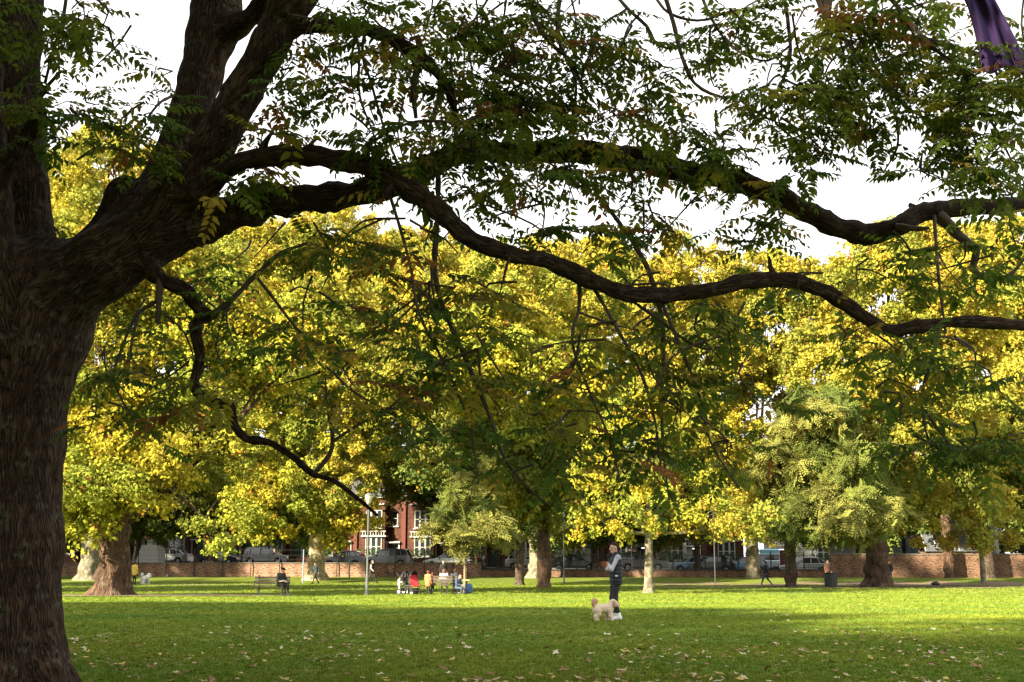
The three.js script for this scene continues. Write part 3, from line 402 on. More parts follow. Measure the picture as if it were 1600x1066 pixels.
  for (const l of own) { const m = part('leaf', PINNATE[Math.floor(r() * 12)], leafMats[l[3]], nearTree); m.position.copy(l[0]); m.quaternion.copy(l[1]); m.scale.setScalar(l[2]); }
  const pos = [], nor = [], col = [], p = V(), m4 = new THREE.Matrix4(), n3 = new THREE.Matrix3();
  for (const l of leaves) { if (own.has(l)) continue; const g = PINNATE[Math.floor(r() * 12)], P = g.attributes.position, N = g.attributes.normal, C = g.attributes.color, t = LEAF_TONES[l[3]], k = range(r, 0.85, 1.15); m4.compose(l[0], l[1], V(l[2], l[2], l[2])); n3.getNormalMatrix(m4);
    for (let i = 0; i < P.count; i++) { p.fromBufferAttribute(P, i).applyMatrix4(m4); pos.push(p.x, p.y, p.z); p.fromBufferAttribute(N, i).applyMatrix3(n3).normalize(); nor.push(p.x, p.y, p.z); const c = C.getX(i) * k; col.push(t[0] * c, t[1] * c, t[2] * c); } }
  const g = new THREE.BufferGeometry(); g.setAttribute('position', new THREE.Float32BufferAttribute(pos, 3)); g.setAttribute('normal', new THREE.Float32BufferAttribute(nor, 3)); g.setAttribute('color', new THREE.Float32BufferAttribute(col, 3));
  part('foliage', g, leafSheet(0xffffff), nearTree).userData.kind = 'stuff';
  console.log('near tree leaves', leaves.length, 'tris', pos.length / 9);
}
// ---------------------------------------------------------------- the park's other trees
function lobed(r, size) {                                            // a sprig of four lobed leaves
  const pos = [];
  for (let k = 0; k < 4; k++) {
    const o = V(range(r, -0.2, 0.2), range(r, -0.14, 0.14), range(r, -0.2, 0.2)), q = new THREE.Quaternion().setFromEuler(new THREE.Euler(range(r, -0.7, 0.7), r() * 6.28, range(r, -0.7, 0.7))), s = size * range(r, 0.75, 1.2);
    const out = [[0, -0.45], [0.42, -0.42], [0.5, 0.02], [0.26, 0.12], [0.02, 0.6], [-0.24, 0.14], [-0.52, 0.04], [-0.4, -0.4]].map(([x, z]) => V(x * s, -0.16 * s * (Math.abs(x) * 1.5 + z * z * 2), z * s).applyQuaternion(q).add(o));
    for (let i = 0; i < 8; i++) { const a = out[i], b = out[(i + 1) % 8]; pos.push(o.x, o.y, o.z, b.x, b.y, b.z, a.x, a.y, a.z); }
  }
  const g = new THREE.BufferGeometry(); g.setAttribute('position', new THREE.Float32BufferAttribute(pos, 3)); g.computeVertexNormals(); return g;
}
function featherSpray(r) {                                           // a drooping spray of narrow leaflets, for the feathery trees
  const pos = [];
  for (let k = 0; k < 3; k++) { const yaw = range(r, -0.5, 0.5) + (k - 1) * 0.5, droop = range(r, 0.1, 0.4), n = 6; for (let i = 0; i < n; i++) for (const s of [-1, 1]) { const t = (i + 0.5) / n * 0.75, o = V(t, -droop * t * t, 0), d = V(0.7, -0.25 + range(r, -0.2, 0.2), s).normalize(), L = 0.25 * (1 - 0.4 * t), e = o.clone().addScaledVector(d, L), w = V(0.042, 0.004, 0), m = o.clone().lerp(e, 0.45); for (const v of [o, m.clone().add(w), m.clone().sub(w), m.clone().add(w), e, m.clone().sub(w)]) { v.applyAxisAngle(V(0, 1, 0), yaw); pos.push(v.x, v.y, v.z); } } }
  const g = new THREE.BufferGeometry(); g.setAttribute('position', new THREE.Float32BufferAttribute(pos, 3)); g.computeVertexNormals(); return g;
}
const shapeR = rngOf(3), SPRIG = lobed(shapeR, 0.172), FEATHER = featherSpray(shapeR);
const crownLeaf = new THREE.MeshPhysicalMaterial({ color: 0xffffff, roughness: 1, transmission: 0.25, thickness: 0, specularIntensity: 0.2 });
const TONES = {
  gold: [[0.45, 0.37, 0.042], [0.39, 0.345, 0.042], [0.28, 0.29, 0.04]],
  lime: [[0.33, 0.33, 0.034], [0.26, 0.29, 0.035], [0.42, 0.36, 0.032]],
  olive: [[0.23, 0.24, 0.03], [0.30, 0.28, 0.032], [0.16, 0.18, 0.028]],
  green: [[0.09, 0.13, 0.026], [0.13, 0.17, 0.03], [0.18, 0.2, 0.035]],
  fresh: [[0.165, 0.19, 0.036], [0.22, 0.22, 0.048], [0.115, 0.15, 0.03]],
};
const trunkPale = new THREE.MeshStandardMaterial({ map: scaled(planeMap, 0.6, 0.6), bumpMap: scaled(grainBump, 1, 1), bumpScale: 0.03, roughness: 0.95 });
const trunkBrown = new THREE.MeshStandardMaterial({ map: scaled(barkMap, 0.5, 0.35), bumpMap: scaled(barkBump, 0.5, 0.35), bumpScale: 0.06, roughness: 0.95, color: rgb(1.75, 1.5, 1.3) });
const trunkCream = new THREE.MeshStandardMaterial({ map: scaled(planeMap, 0.9, 0.9), bumpMap: scaled(grainBump, 1, 1), bumpScale: 0.02, roughness: 0.95, color: rgb(1.9, 1.75, 1.6) });
const trunkDark = new THREE.MeshStandardMaterial({ map: scaled(barkMap, 0.7, 0.5), bumpMap: scaled(barkBump, 0.7, 0.5), bumpScale: 0.04, roughness: 0.95, color: rgb(1.5, 1.5, 1.5) });
let leafTotal = 0;
// masses: [x, y, half width, half height in pixels at the tree's depth, tone, density, nearer by metres]
function parkTree(o) {
  const r = rngOf(o.seed), d = o.d, base = onGround(xAt(o.x, d), -d), t = thing(o.name ?? 'plane_tree', o.label, 'tree', base.toArray(), 0, o.group), m = mpp(d);
  const lean = o.lean ?? 0, H = o.fork, R = o.r, pts = [], rad = [];
  for (const [h, k] of [[-0.15, o.flare ?? 1.7], [0.25, (o.flare ?? 1.7) * 0.78], [0.8, 1.16], [H * 0.4, 1], [H * 0.75, 0.95], [H, 1.0], [H * 1.35, 0.6]]) { pts.push(V(lean * h + 0.06 * R * nz(h, o.seed), h, 0.1 * R * nz(h + 7, o.seed))); rad.push(R * k); }
  const trunk = tubeG(pts, rad, 22, 0.22, o.rough ?? 0.12, 1.6 / R * 0.7); part('trunk', trunk, o.bark ?? trunkPale, t);
  const top = pts[pts.length - 2], cx = [], sprigs = [], E = new THREE.Euler(), Q = new THREE.Quaternion(), M = new THREE.Matrix4(), c = new THREE.Color(), up = V(0, 1, 0), n = V();
  for (const [px, py, wx, wy, tone, dens = 1, near = 0] of o.masses) {
    const P = at(px, py, d - near).sub(base), mm = mpp(d - near), a = wx * mm, b = wy * mm, e = Math.min(a, o.deep ?? 5.5); cx.push(P);
    const area = Math.PI * (a * b + 0.5 * e * (a + b)), clumps = Math.max(4, Math.round(area / 2.0)), tones = TONES[tone];
    for (let k = 0; k < clumps; k++) {
      const y = 1 - 2 * (k + 0.5) / clumps, q = Math.sqrt(1 - y * y), f = k * 2.39996, dir = V(q * Math.cos(f), y, q * Math.sin(f)); if (dir.z < -0.55 && r() < 0.8) continue;
      const g = range(r, 0.52, 1.14), cc = V(P.x + dir.x * a * g, P.y + dir.y * b * g, P.z + dir.z * e * g), cr = range(r, 0.5, 1.5) * (o.clump ?? 1), pick = tones[Math.floor(r() * 3)], shade = range(r, 0.8, 1.15);
      const count = Math.round(122 * cr * cr * dens * (o.dense ?? 1) * range(r, 0.7, 1.2));
      for (let i = 0; i < count; i++) {
        n.set(gauss(r), gauss(r) + 0.25, gauss(r) + 0.2).normalize(); const rr = cr * Math.pow(r(), 0.45) * (0.95 + 0.9 * nz(n.x * 1.6 + k * 3.7, n.y * 1.6, n.z * 1.6)) * (r() < 0.1 ? 1.35 : 1); const pos = V(cc.x + n.x * rr, cc.y + n.y * rr * 0.72 - 0.25 * rr * rr * (n.x * n.x + n.z * n.z) * 0.4, cc.z + n.z * rr);
        if (pos.y < 1.6) continue;
        const tilt = n.clone().multiplyScalar(0.8).add(V(gauss(r) * 0.4, 0.55 + gauss(r) * 0.3, gauss(r) * 0.4)).normalize();
        Q.setFromUnitVectors(up, tilt).multiply(new THREE.Quaternion().setFromAxisAngle(up, r() * 6.283));
        const s = range(r, 0.75, 1.2) * (o.leaf ?? 1), v = range(r, 0.78, 1.18) * shade, old = r() < (o.rust ?? 0.035);
        sprigs.push([pos.x, pos.y, pos.z, Q.x, Q.y, Q.z, Q.w, s, old ? 0.34 * v : pick[0] * v, old ? 0.17 * v : pick[1] * v, old ? 0.03 : pick[2] * v]);
      }
    }
  }
  // limbs reach into every mass
  cx.forEach((P, i) => { const s = top.clone().lerp(pts[4], r() * 0.6), e = P.clone(), mid = s.clone().lerp(e, 0.5); mid.y += (e.y > s.y ? -0.06 : 0.25) * s.distanceTo(e); const q = R * clamp(0.62 - 0.05 * i, 0.28, 0.6);
    part('limb', tubeG([s, mid, e], [q, q * 0.6, q * 0.18], 8, 0.4, 0.15, 2), o.bark ?? trunkPale, t);
    for (let k = 0; k < 3; k++) { const a = mid.clone().lerp(e, range(r, 0, 0.8)), b = e.clone().add(V(range(r, -2, 2), range(r, -0.3, 2.2), range(r, -1.5, 1)).multiplyScalar(clamp(R * 1.6, 0.25, 1))); part('limb', tubeG([a, a.clone().lerp(b, 0.5).add(V(0, 0.3, 0)), b], [q * 0.32, q * 0.2, 0.02], 6, 0.5, 0.15, 2), o.bark ?? trunkPale, t); } });
  const mesh = dress(new THREE.InstancedMesh(o.feather ? FEATHER : SPRIG, crownLeaf, sprigs.length)); mesh.name = 'crown'; mesh.userData.kind = 'stuff';
  sprigs.forEach((s, i) => { M.compose(V(s[0], s[1], s[2]), Q.set(s[3], s[4], s[5], s[6]), V(s[7], s[7], s[7])); mesh.setMatrixAt(i, M); mesh.setColorAt(i, c.setRGB(s[8], s[9], s[10])); });
  t.add(mesh); leafTotal += sprigs.length; return t;
}
const G = 'trees standing in the park';
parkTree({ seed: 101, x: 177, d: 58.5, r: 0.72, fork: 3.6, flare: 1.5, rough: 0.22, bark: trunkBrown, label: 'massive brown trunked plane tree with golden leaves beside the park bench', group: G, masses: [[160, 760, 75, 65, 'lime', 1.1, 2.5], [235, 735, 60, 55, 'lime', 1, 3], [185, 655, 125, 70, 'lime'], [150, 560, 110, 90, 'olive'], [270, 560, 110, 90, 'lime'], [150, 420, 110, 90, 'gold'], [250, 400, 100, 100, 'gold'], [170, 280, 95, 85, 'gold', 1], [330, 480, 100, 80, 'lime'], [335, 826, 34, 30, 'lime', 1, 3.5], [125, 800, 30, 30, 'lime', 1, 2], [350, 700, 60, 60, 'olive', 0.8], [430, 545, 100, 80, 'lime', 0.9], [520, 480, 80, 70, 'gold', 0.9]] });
parkTree({ seed: 102, x: 140, d: 103, r: 0.75, fork: 5, label: 'pale plane trunk showing behind the massive brown trunk', group: G, leaf: 1.25, masses: [[120, 760, 70, 60, 'olive'], [170, 560, 130, 130, 'olive'], [130, 330, 90, 120, 'gold']] });
parkTree({ seed: 103, x: 494, d: 101, r: 0.62, bark: trunkCream, fork: 5, flare: 1.9, label: 'pale trunked plane tree behind the walker in the dark coat', group: G, leaf: 1.2, masses: [[440, 780, 75, 65, 'lime', 1.2, 4], [535, 770, 60, 75, 'gold', 1.2, 4], [400, 690, 90, 60, 'lime', 1, 2], [520, 690, 95, 60, 'lime'], [430, 580, 120, 90, 'olive'], [560, 580, 110, 90, 'gold'], [480, 460, 120, 90, 'gold'], [590, 440, 100, 80, 'gold'], [410, 395, 100, 60, 'gold'], [520, 385, 90, 55, 'gold']] });
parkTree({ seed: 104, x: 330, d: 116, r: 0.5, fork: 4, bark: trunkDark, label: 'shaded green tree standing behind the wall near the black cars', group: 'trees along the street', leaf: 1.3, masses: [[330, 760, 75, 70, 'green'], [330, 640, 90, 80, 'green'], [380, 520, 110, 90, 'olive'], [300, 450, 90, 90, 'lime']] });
parkTree({ seed: 105, x: 850, d: 79, r: 0.42, fork: 5.5, flare: 1.3, bark: trunkBrown, label: 'brown slim trunk with green leaves behind and left of the woman', group: G, leaf: 1.1, masses: [[830, 770, 75, 45, 'olive', 1, 2], [790, 700, 95, 60, 'green', 1, 8], [870, 690, 80, 60, 'olive', 1, 6], [830, 590, 110, 80, 'lime', 1, 12], [740, 540, 100, 80, 'lime', 1, 13], [770, 480, 110, 70, 'gold', 1, 10], [890, 480, 110, 80, 'gold']] });
parkTree({ seed: 106, x: 812, d: 87, r: 0.3, fork: 4.5, flare: 1.4, bark: trunkDark, label: 'thin blackish trunk beside the brown slim trunk', group: G, leaf: 1.15, masses: [[790, 800, 60, 50, 'green'], [740, 690, 100, 80, 'green'], [690, 590, 90, 90, 'olive'], [660, 470, 90, 80, 'gold'], [700, 700, 60, 60, 'green']] });
parkTree({ seed: 107, x: 838, d: 103, r: 0.6, fork: 5, label: 'broad pale trunk rising between the two slim dark trunks', group: G, leaf: 1.25, masses: [[860, 800, 60, 50, 'green'], [850, 650, 100, 110, 'olive'], [800, 460, 120, 80, 'gold'], [930, 430, 90, 60, 'gold']] });
parkTree({ seed: 108, x: 1013, d: 63, r: 0.21, fork: 3.4, flare: 1.7, rough: 0.06, lean: 0.02, label: 'young plane tree with pale straight trunk just right of the woman', group: G, leaf: 0.85, clump: 0.7, masses: [[990, 800, 85, 42, 'lime', 1.1, 1], [930, 810, 45, 34, 'lime', 1, 1.5], [1050, 775, 80, 45, 'lime', 1], [1140, 815, 70, 36, 'gold', 1.1, 1], [960, 730, 90, 50, 'lime'], [1060, 700, 90, 50, 'olive'], [1010, 640, 90, 60, 'lime']] });
parkTree({ seed: 109, x: 1176, d: 102, r: 0.55, fork: 5, flare: 1.3, label: 'pale grey trunk by the railings near the blue car', group: G, leaf: 1.25, masses: [[1180, 800, 60, 45, 'gold', 1.2, 4], [1120, 700, 90, 70, 'lime'], [1110, 560, 110, 90, 'gold'], [1200, 520, 100, 90, 'gold'], [1020, 500, 110, 90, 'gold'], [1080, 440, 90, 60, 'gold'], [1270, 600, 80, 60, 'lime'], [1190, 435, 70, 42, 'gold'], [1250, 460, 60, 40, 'gold']] });
parkTree({ seed: 110, name: 'feathery_tree', x: 1235, d: 78, r: 0.36, fork: 3.6, flare: 1.3, bark: trunkDark, feather: true, leaf: 1.25, clump: 0.9, dense: 0.8, rust: 0.006, label: 'feathery light green tree with drooping sprays by the litter bin', group: G, masses: [[1290, 800, 105, 50, 'fresh', 1.1, 1], [1285, 735, 95, 55, 'fresh', 1.1], [1280, 670, 65, 50, 'fresh'], [1350, 790, 55, 45, 'fresh']] });
parkTree({ seed: 111, x: 1370, d: 82, r: 0.72, fork: 4, flare: 1.7, rough: 0.2, bark: trunkBrown, label: 'thick fluted brown trunk standing right of the litter bin', group: G, leaf: 1.1, masses: [[1400, 720, 110, 80, 'olive'], [1330, 590, 100, 90, 'gold'], [1450, 590, 110, 90, 'gold'], [1380, 470, 110, 80, 'gold'], [1320, 440, 55, 55, 'gold'], [1500, 480, 90, 100, 'gold'], [1390, 395, 60, 45, 'gold']] });
parkTree({ seed: 112, x: 1483, d: 101, r: 0.42, fork: 5, flare: 1.2, bark: trunkBrown, label: 'straight grey trunk in front of the tall brick wall', group: G, leaf: 1.25, masses: [[1480, 700, 100, 70, 'lime'], [1560, 600, 100, 100, 'gold'], [1530, 440, 100, 100, 'gold'], [1440, 380, 70, 40, 'gold']] });
parkTree({ seed: 113, x: 1535, d: 88, r: 0.17, fork: 4, flare: 1.3, rough: 0.05, label: 'slender yellow leaved tree with thin pale stem', group: G, leaf: 1, clump: 0.75, masses: [[1470, 810, 65, 42, 'gold', 1.1, 2], [1540, 805, 55, 45, 'gold', 1.1, 2], [1510, 755, 70, 40, 'gold']] });
parkTree({ seed: 114, x: 1545, d: 100, r: 0.5, lean: -0.06, fork: 5, flare: 1.4, bark: trunkDark, label: 'leaning dark trunk behind the slender yellow leaved tree', group: G, leaf: 1.25, masses: [[1610, 760, 90, 80, 'green'], [1620, 600, 90, 120, 'gold'], [1620, 450, 90, 100, 'gold'], [1560, 700, 70, 70, 'olive']] });
parkTree({ seed: 115, name: 'feathery_tree', x: 728, d: 62.5, r: 0.085, fork: 2.2, flare: 1.1, rough: 0.03, bark: trunkDark, feather: true, leaf: 0.95, clump: 0.62, dense: 1.05, rust: 0.006, deep: 2.6, label: 'young feathery green tree tied to a stake by the picnic group', group: G, masses: [[732, 826, 66, 30, 'fresh', 1.2], [738, 795, 55, 42, 'fresh', 1.1], [742, 755, 34, 30, 'fresh']] });
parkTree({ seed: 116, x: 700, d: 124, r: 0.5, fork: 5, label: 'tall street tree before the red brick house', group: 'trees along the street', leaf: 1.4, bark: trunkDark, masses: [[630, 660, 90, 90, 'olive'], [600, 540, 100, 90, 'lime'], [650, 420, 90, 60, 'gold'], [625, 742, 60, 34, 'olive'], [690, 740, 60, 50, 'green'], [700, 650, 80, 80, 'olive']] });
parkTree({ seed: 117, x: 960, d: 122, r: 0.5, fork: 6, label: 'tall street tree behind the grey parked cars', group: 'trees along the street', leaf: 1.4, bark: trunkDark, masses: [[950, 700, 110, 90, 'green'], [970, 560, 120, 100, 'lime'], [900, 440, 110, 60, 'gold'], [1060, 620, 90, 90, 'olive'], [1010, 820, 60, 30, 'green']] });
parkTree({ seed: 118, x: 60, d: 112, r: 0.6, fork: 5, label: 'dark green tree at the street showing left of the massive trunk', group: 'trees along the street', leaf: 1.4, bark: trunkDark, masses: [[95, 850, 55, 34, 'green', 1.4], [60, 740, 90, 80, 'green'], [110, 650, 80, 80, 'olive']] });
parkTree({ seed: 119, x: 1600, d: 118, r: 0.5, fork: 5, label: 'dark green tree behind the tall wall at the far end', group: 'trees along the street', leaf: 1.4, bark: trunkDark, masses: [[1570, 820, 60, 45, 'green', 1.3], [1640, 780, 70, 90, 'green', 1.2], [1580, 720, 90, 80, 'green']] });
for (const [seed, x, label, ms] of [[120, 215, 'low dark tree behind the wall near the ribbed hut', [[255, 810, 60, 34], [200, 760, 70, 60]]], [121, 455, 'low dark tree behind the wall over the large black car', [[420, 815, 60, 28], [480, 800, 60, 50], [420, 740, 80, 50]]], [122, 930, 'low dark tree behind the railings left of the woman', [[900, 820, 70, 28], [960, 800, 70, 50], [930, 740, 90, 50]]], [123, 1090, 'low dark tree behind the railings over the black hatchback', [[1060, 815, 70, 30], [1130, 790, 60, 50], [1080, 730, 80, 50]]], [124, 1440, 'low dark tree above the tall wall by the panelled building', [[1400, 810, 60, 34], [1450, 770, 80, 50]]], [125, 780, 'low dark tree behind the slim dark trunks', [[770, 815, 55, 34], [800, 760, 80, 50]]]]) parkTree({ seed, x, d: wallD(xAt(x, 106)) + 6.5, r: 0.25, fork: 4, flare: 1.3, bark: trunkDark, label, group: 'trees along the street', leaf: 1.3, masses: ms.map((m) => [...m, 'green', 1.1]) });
// trees behind and beside the camera, whose shade lies over the near lawn
const shadeSpots = [[-18, -1, 17], [-31, -7, 18], [-10, 9, 16], [-27, 9, 18], [-44, 2, 18], [-3, 8, 13], [-45, -16, 19], [-33, -20, 17], [-20, -14, 16], [-52, -76, 20], [-38, -61, 20], [-60, -96, 21], [-66, -118, 21], [-40, -132, 16]];
{
  const M = new THREE.Matrix4(), Q = new THREE.Quaternion(), c = new THREE.Color(), words = ['first shading plane tree beside the near lawn', 'second shading plane tree out beside the lawn', 'third shading plane tree behind the photographer', 'fourth shading plane tree far behind the photographer', 'fifth shading plane tree far to the side', 'sixth shading plane tree close behind the photographer', 'seventh shading plane tree ahead and far to the side', 'eighth shading plane tree behind and to the other side', 'ninth shading plane tree beside the dark near trunk', 'tenth shading plane tree on the far lawn', 'eleventh shading plane tree on the far lawn by the massive trunk', 'twelfth shading plane tree near the wall end', 'thirteenth shading plane tree at the street end', 'fourteenth shading plane tree beside the street'];
  shadeSpots.forEach(([x, z, H], k) => {
    const r = rngOf(300 + k), t = thing('plane_tree', words[k], 'tree', [x, groundY(x, z), z], 0, 'shading trees outside the picture');
    part('trunk', tubeG([V(0, -0.1, 0), V(0, 0.6, 0), V(0.1, 3, 0), V(0, H * 0.7, 0.2)], [0.8, 0.55, 0.45, 0.2], 14, 0.3, 0.15, 2), trunkPale, t);
    const n = 9000, m = dress(new THREE.InstancedMesh(SPRIG, crownLeaf, n)); m.name = 'crown'; m.userData.kind = 'stuff';
    for (let i = 0; i < n; i++) { const d = V(gauss(r), gauss(r), gauss(r)).normalize(), q = Math.pow(r(), 0.4), lump = 1 + 0.4 * nz(d.x * 2 + k * 5, d.y * 2, d.z * 2) + 0.3 * nz(d.x * 5 + k * 5, d.y * 5, d.z * 5); M.compose(V(d.x * 7.4 * q * lump, H * 0.62 + d.y * H * 0.37 * q * lump, d.z * 7.4 * q * lump), Q.setFromEuler(new THREE.Euler(r() * 6, r() * 6, r() * 6)), V(2.3, 2.3, 2.3)); m.setMatrixAt(i, M); m.setColorAt(i, c.setRGB(0.2 * range(r, 0.7, 1.2), 0.22 * range(r, 0.7, 1.2), 0.035)); }
    t.add(m); leafTotal += n;
  });
}
console.log('sprigs', leafTotal);
// ---------------------------------------------------------------- the park's wall, fence, railings
const pxX = (px) => { let x = 0; for (let i = 0; i < 6; i++) x = xAt(px, wallD(x)); return x; };     // where the wall is seen at that column
const slope = Math.atan(0.11);
function wallRun(x0, x1, height, top, material, coping, label) {
  const n = Math.max(1, Math.round((x1 - x0) / 6)), g = [], cop = [], mid = (x0 + x1) / 2, root = thing('brick_wall', label, 'wall', [mid, 0, -wallD(mid)]);
  for (let i = 0; i < n; i++) {
    const a = lerp(x0, x1, i / n), b = lerp(x0, x1, (i + 1) / n), c = (a + b) / 2, L = (b - a) / Math.cos(slope) + 0.001, y1 = top ?? groundY(c, -wallD(c)) + height, h = y1 + 0.4;
    const w = boxG(L, h, 0.34); const uv = w.attributes.uv, p = w.attributes.position; for (let k = 0; k < uv.count; k++) uv.setXY(k, (p.getX(k) + c) / 1.15, (p.getY(k)) / 1.15);
    w.rotateY(slope * -1); w.translate(c - mid, y1 - h / 2, -wallD(c) + wallD(mid)); g.push(w);
    const k = boxG(L + 0.002, 0.09, 0.44, 0, 0, 0); k.rotateY(-slope); k.translate(c - mid, y1 + 0.045, -wallD(c) + wallD(mid)); cop.push(k);
  }
  part('brickwork', merged(g), material, root); part('coping', merged(cop), coping, root); return root;
}
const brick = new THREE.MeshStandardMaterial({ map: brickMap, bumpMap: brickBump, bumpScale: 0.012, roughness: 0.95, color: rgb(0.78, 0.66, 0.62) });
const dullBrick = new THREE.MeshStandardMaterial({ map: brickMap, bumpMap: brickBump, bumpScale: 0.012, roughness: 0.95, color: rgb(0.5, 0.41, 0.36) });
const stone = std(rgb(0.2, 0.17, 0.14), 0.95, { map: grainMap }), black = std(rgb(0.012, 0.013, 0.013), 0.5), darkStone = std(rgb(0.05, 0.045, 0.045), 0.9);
wallRun(-62, pxX(752), 1.13, null, brick, stone, 'long low red brick wall with stone coping behind the bench');
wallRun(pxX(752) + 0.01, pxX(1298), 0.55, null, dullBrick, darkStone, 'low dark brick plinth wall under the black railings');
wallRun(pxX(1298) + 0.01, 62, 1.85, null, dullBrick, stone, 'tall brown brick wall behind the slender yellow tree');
{ // post and wire fence in front of the long wall
  const x0 = -56, x1 = pxX(752), root = thing('wire_fence', 'thin dark post and wire fence along the long brick wall', 'fence', [0, 0, 0]);
  const wire = std(rgb(0.07, 0.07, 0.07), 0.6, { metalness: 0.6 }), f = (x) => -wallD(x) + 0.34;
  for (let x = x0; x < x1; x += 2.55) part('post', merged([boxG(0.07, 2.55, 0.05, x, groundY(x, f(x)) + 1.1, f(x)), boxG(0.1, 0.03, 0.08, x, groundY(x, f(x)) + 2.39, f(x))]), black, root);
  for (const h of [1.45, 1.85, 2.3]) { const pts = steps(x0, x1, 2.55).map((x) => V(x, groundY(x, f(x)) + h, f(x))); part('wire', tubeG(pts, pts.map(() => 0.008), 4, 3, 0, 1, false), wire, root); }
}
{ // railings on the plinth
  const x0 = pxX(752), x1 = pxX(1298), root = thing('park_railing', 'black vertical bar railings before the parked cars', 'railing', [0, 0, 0]), y = (x) => groundY(x, -wallD(x)) + 0.64, bars = [];
  for (let x = x0; x < x1; x += 0.135) { bars.push(boxG(0.02, 1.28, 0.02, x, y(x) + 0.64, -wallD(x))); const c = new THREE.ConeGeometry(0.022, 0.09, 4); c.translate(x, y(x) + 1.32, -wallD(x)); bars.push(c); }
  part('bars', merged(bars), black, root).userData.kind = 'stuff';
  for (let x = x0; x < x1; x += 2.7) part('post', boxG(0.07, 1.5, 0.07, x + 0.06, y(x) + 0.75, -wallD(x) + 0.002), black, root);
  for (const h of [0.12, 1.12]) { const L = (x1 - x0) / Math.cos(slope), c = (x0 + x1) / 2, b = boxG(L, 0.045, 0.012); b.rotateY(-slope); b.translate(c, y(c) + h, -wallD(c) + 0.016); part('rail', b, black, root); }
}
// ---------------------------------------------------------------- vehicles parked along the street
const glassM = new THREE.MeshPhysicalMaterial({ color: rgb(0.02, 0.024, 0.028), roughness: 0.06, specularIntensity: 1, clearcoat: 1 }), tyreM = std(rgb(0.018, 0.018, 0.018), 0.9), rimM = std(rgb(0.42, 0.43, 0.45), 0.35, { metalness: 0.8 }), lampW = new THREE.MeshPhysicalMaterial({ color: rgb(0.75, 0.77, 0.78), roughness: 0.12, clearcoat: 1 }), lampR = new THREE.MeshPhysicalMaterial({ color: rgb(0.42, 0.02, 0.02), roughness: 0.2, clearcoat: 1 }), trimM = std(rgb(0.02, 0.02, 0.022), 0.6), plateW = std(rgb(0.7, 0.7, 0.66), 0.5);
const paint = (r, g, b) => new THREE.MeshPhysicalMaterial({ color: rgb(r, g, b), roughness: 0.35, metalness: 0.25, clearcoat: 1, clearcoatRoughness: 0.06 });
const SUV = { L: 4.6, W: 1.86, body: [[-2.26, 0.34], [-2.3, 0.62], [-2.22, 0.86], [-1.95, 0.97], [-1.2, 1.05], [1.9, 1.08], [2.2, 1.02], [2.3, 0.7], [2.26, 0.34]], roof: [[-1.25, 1.04], [-0.52, 1.62], [0.1, 1.70], [1.5, 1.68], [1.86, 1.58], [2.14, 1.05]], wheels: [-1.42, 1.36], wr: 0.36, pillars: [[-0.52, 1.62, -1.25, 1.04], [0.35, 1.69, 0.35, 1.05], [1.3, 1.68, 1.45, 1.05], [1.86, 1.58, 2.14, 1.05]] };
const HATCH = { L: 4.1, W: 1.76, body: [[-2.02, 0.3], [-2.06, 0.52], [-1.96, 0.72], [-1.5, 0.84], [-0.95, 0.93], [1.75, 0.97], [1.98, 0.9], [2.05, 0.6], [2.0, 0.3]], roof: [[-1.0, 0.92], [-0.25, 1.38], [0.3, 1.46], [1.15, 1.43], [1.55, 1.32], [1.88, 0.95]], wheels: [-1.25, 1.25], wr: 0.31, pillars: [[-0.25, 1.38, -1.0, 0.92], [0.45, 1.455, 0.48, 0.94], [1.15, 1.43, 1.35, 0.95], [1.55, 1.32, 1.88, 0.95]] };
const SALOON = { L: 4.6, W: 1.8, body: [[-2.26, 0.3], [-2.3, 0.52], [-2.2, 0.7], [-1.6, 0.83], [-0.95, 0.9], [1.45, 0.95], [2.15, 0.95], [2.3, 0.72], [2.26, 0.3]], roof: [[-1.05, 0.89], [-0.2, 1.37], [0.3, 1.43], [0.95, 1.40], [1.35, 1.27], [1.85, 0.95]], wheels: [-1.42, 1.36], wr: 0.32, pillars: [[-0.2, 1.37, -1.05, 0.89], [0.42, 1.425, 0.45, 0.92], [1.0, 1.39, 1.25, 0.94], [1.35, 1.27, 1.85, 0.95]] };
function extruded(points, width, bevel) { const s = new THREE.Shape(points.map(([x, y]) => new THREE.Vector2(x, y))), g = new THREE.ExtrudeGeometry(s, { depth: width - 2 * bevel, bevelEnabled: true, bevelThickness: bevel, bevelSize: bevel * 0.6, bevelSegments: 3, curveSegments: 8 }); g.translate(0, 0, -(width - 2 * bevel) / 2); return g; }
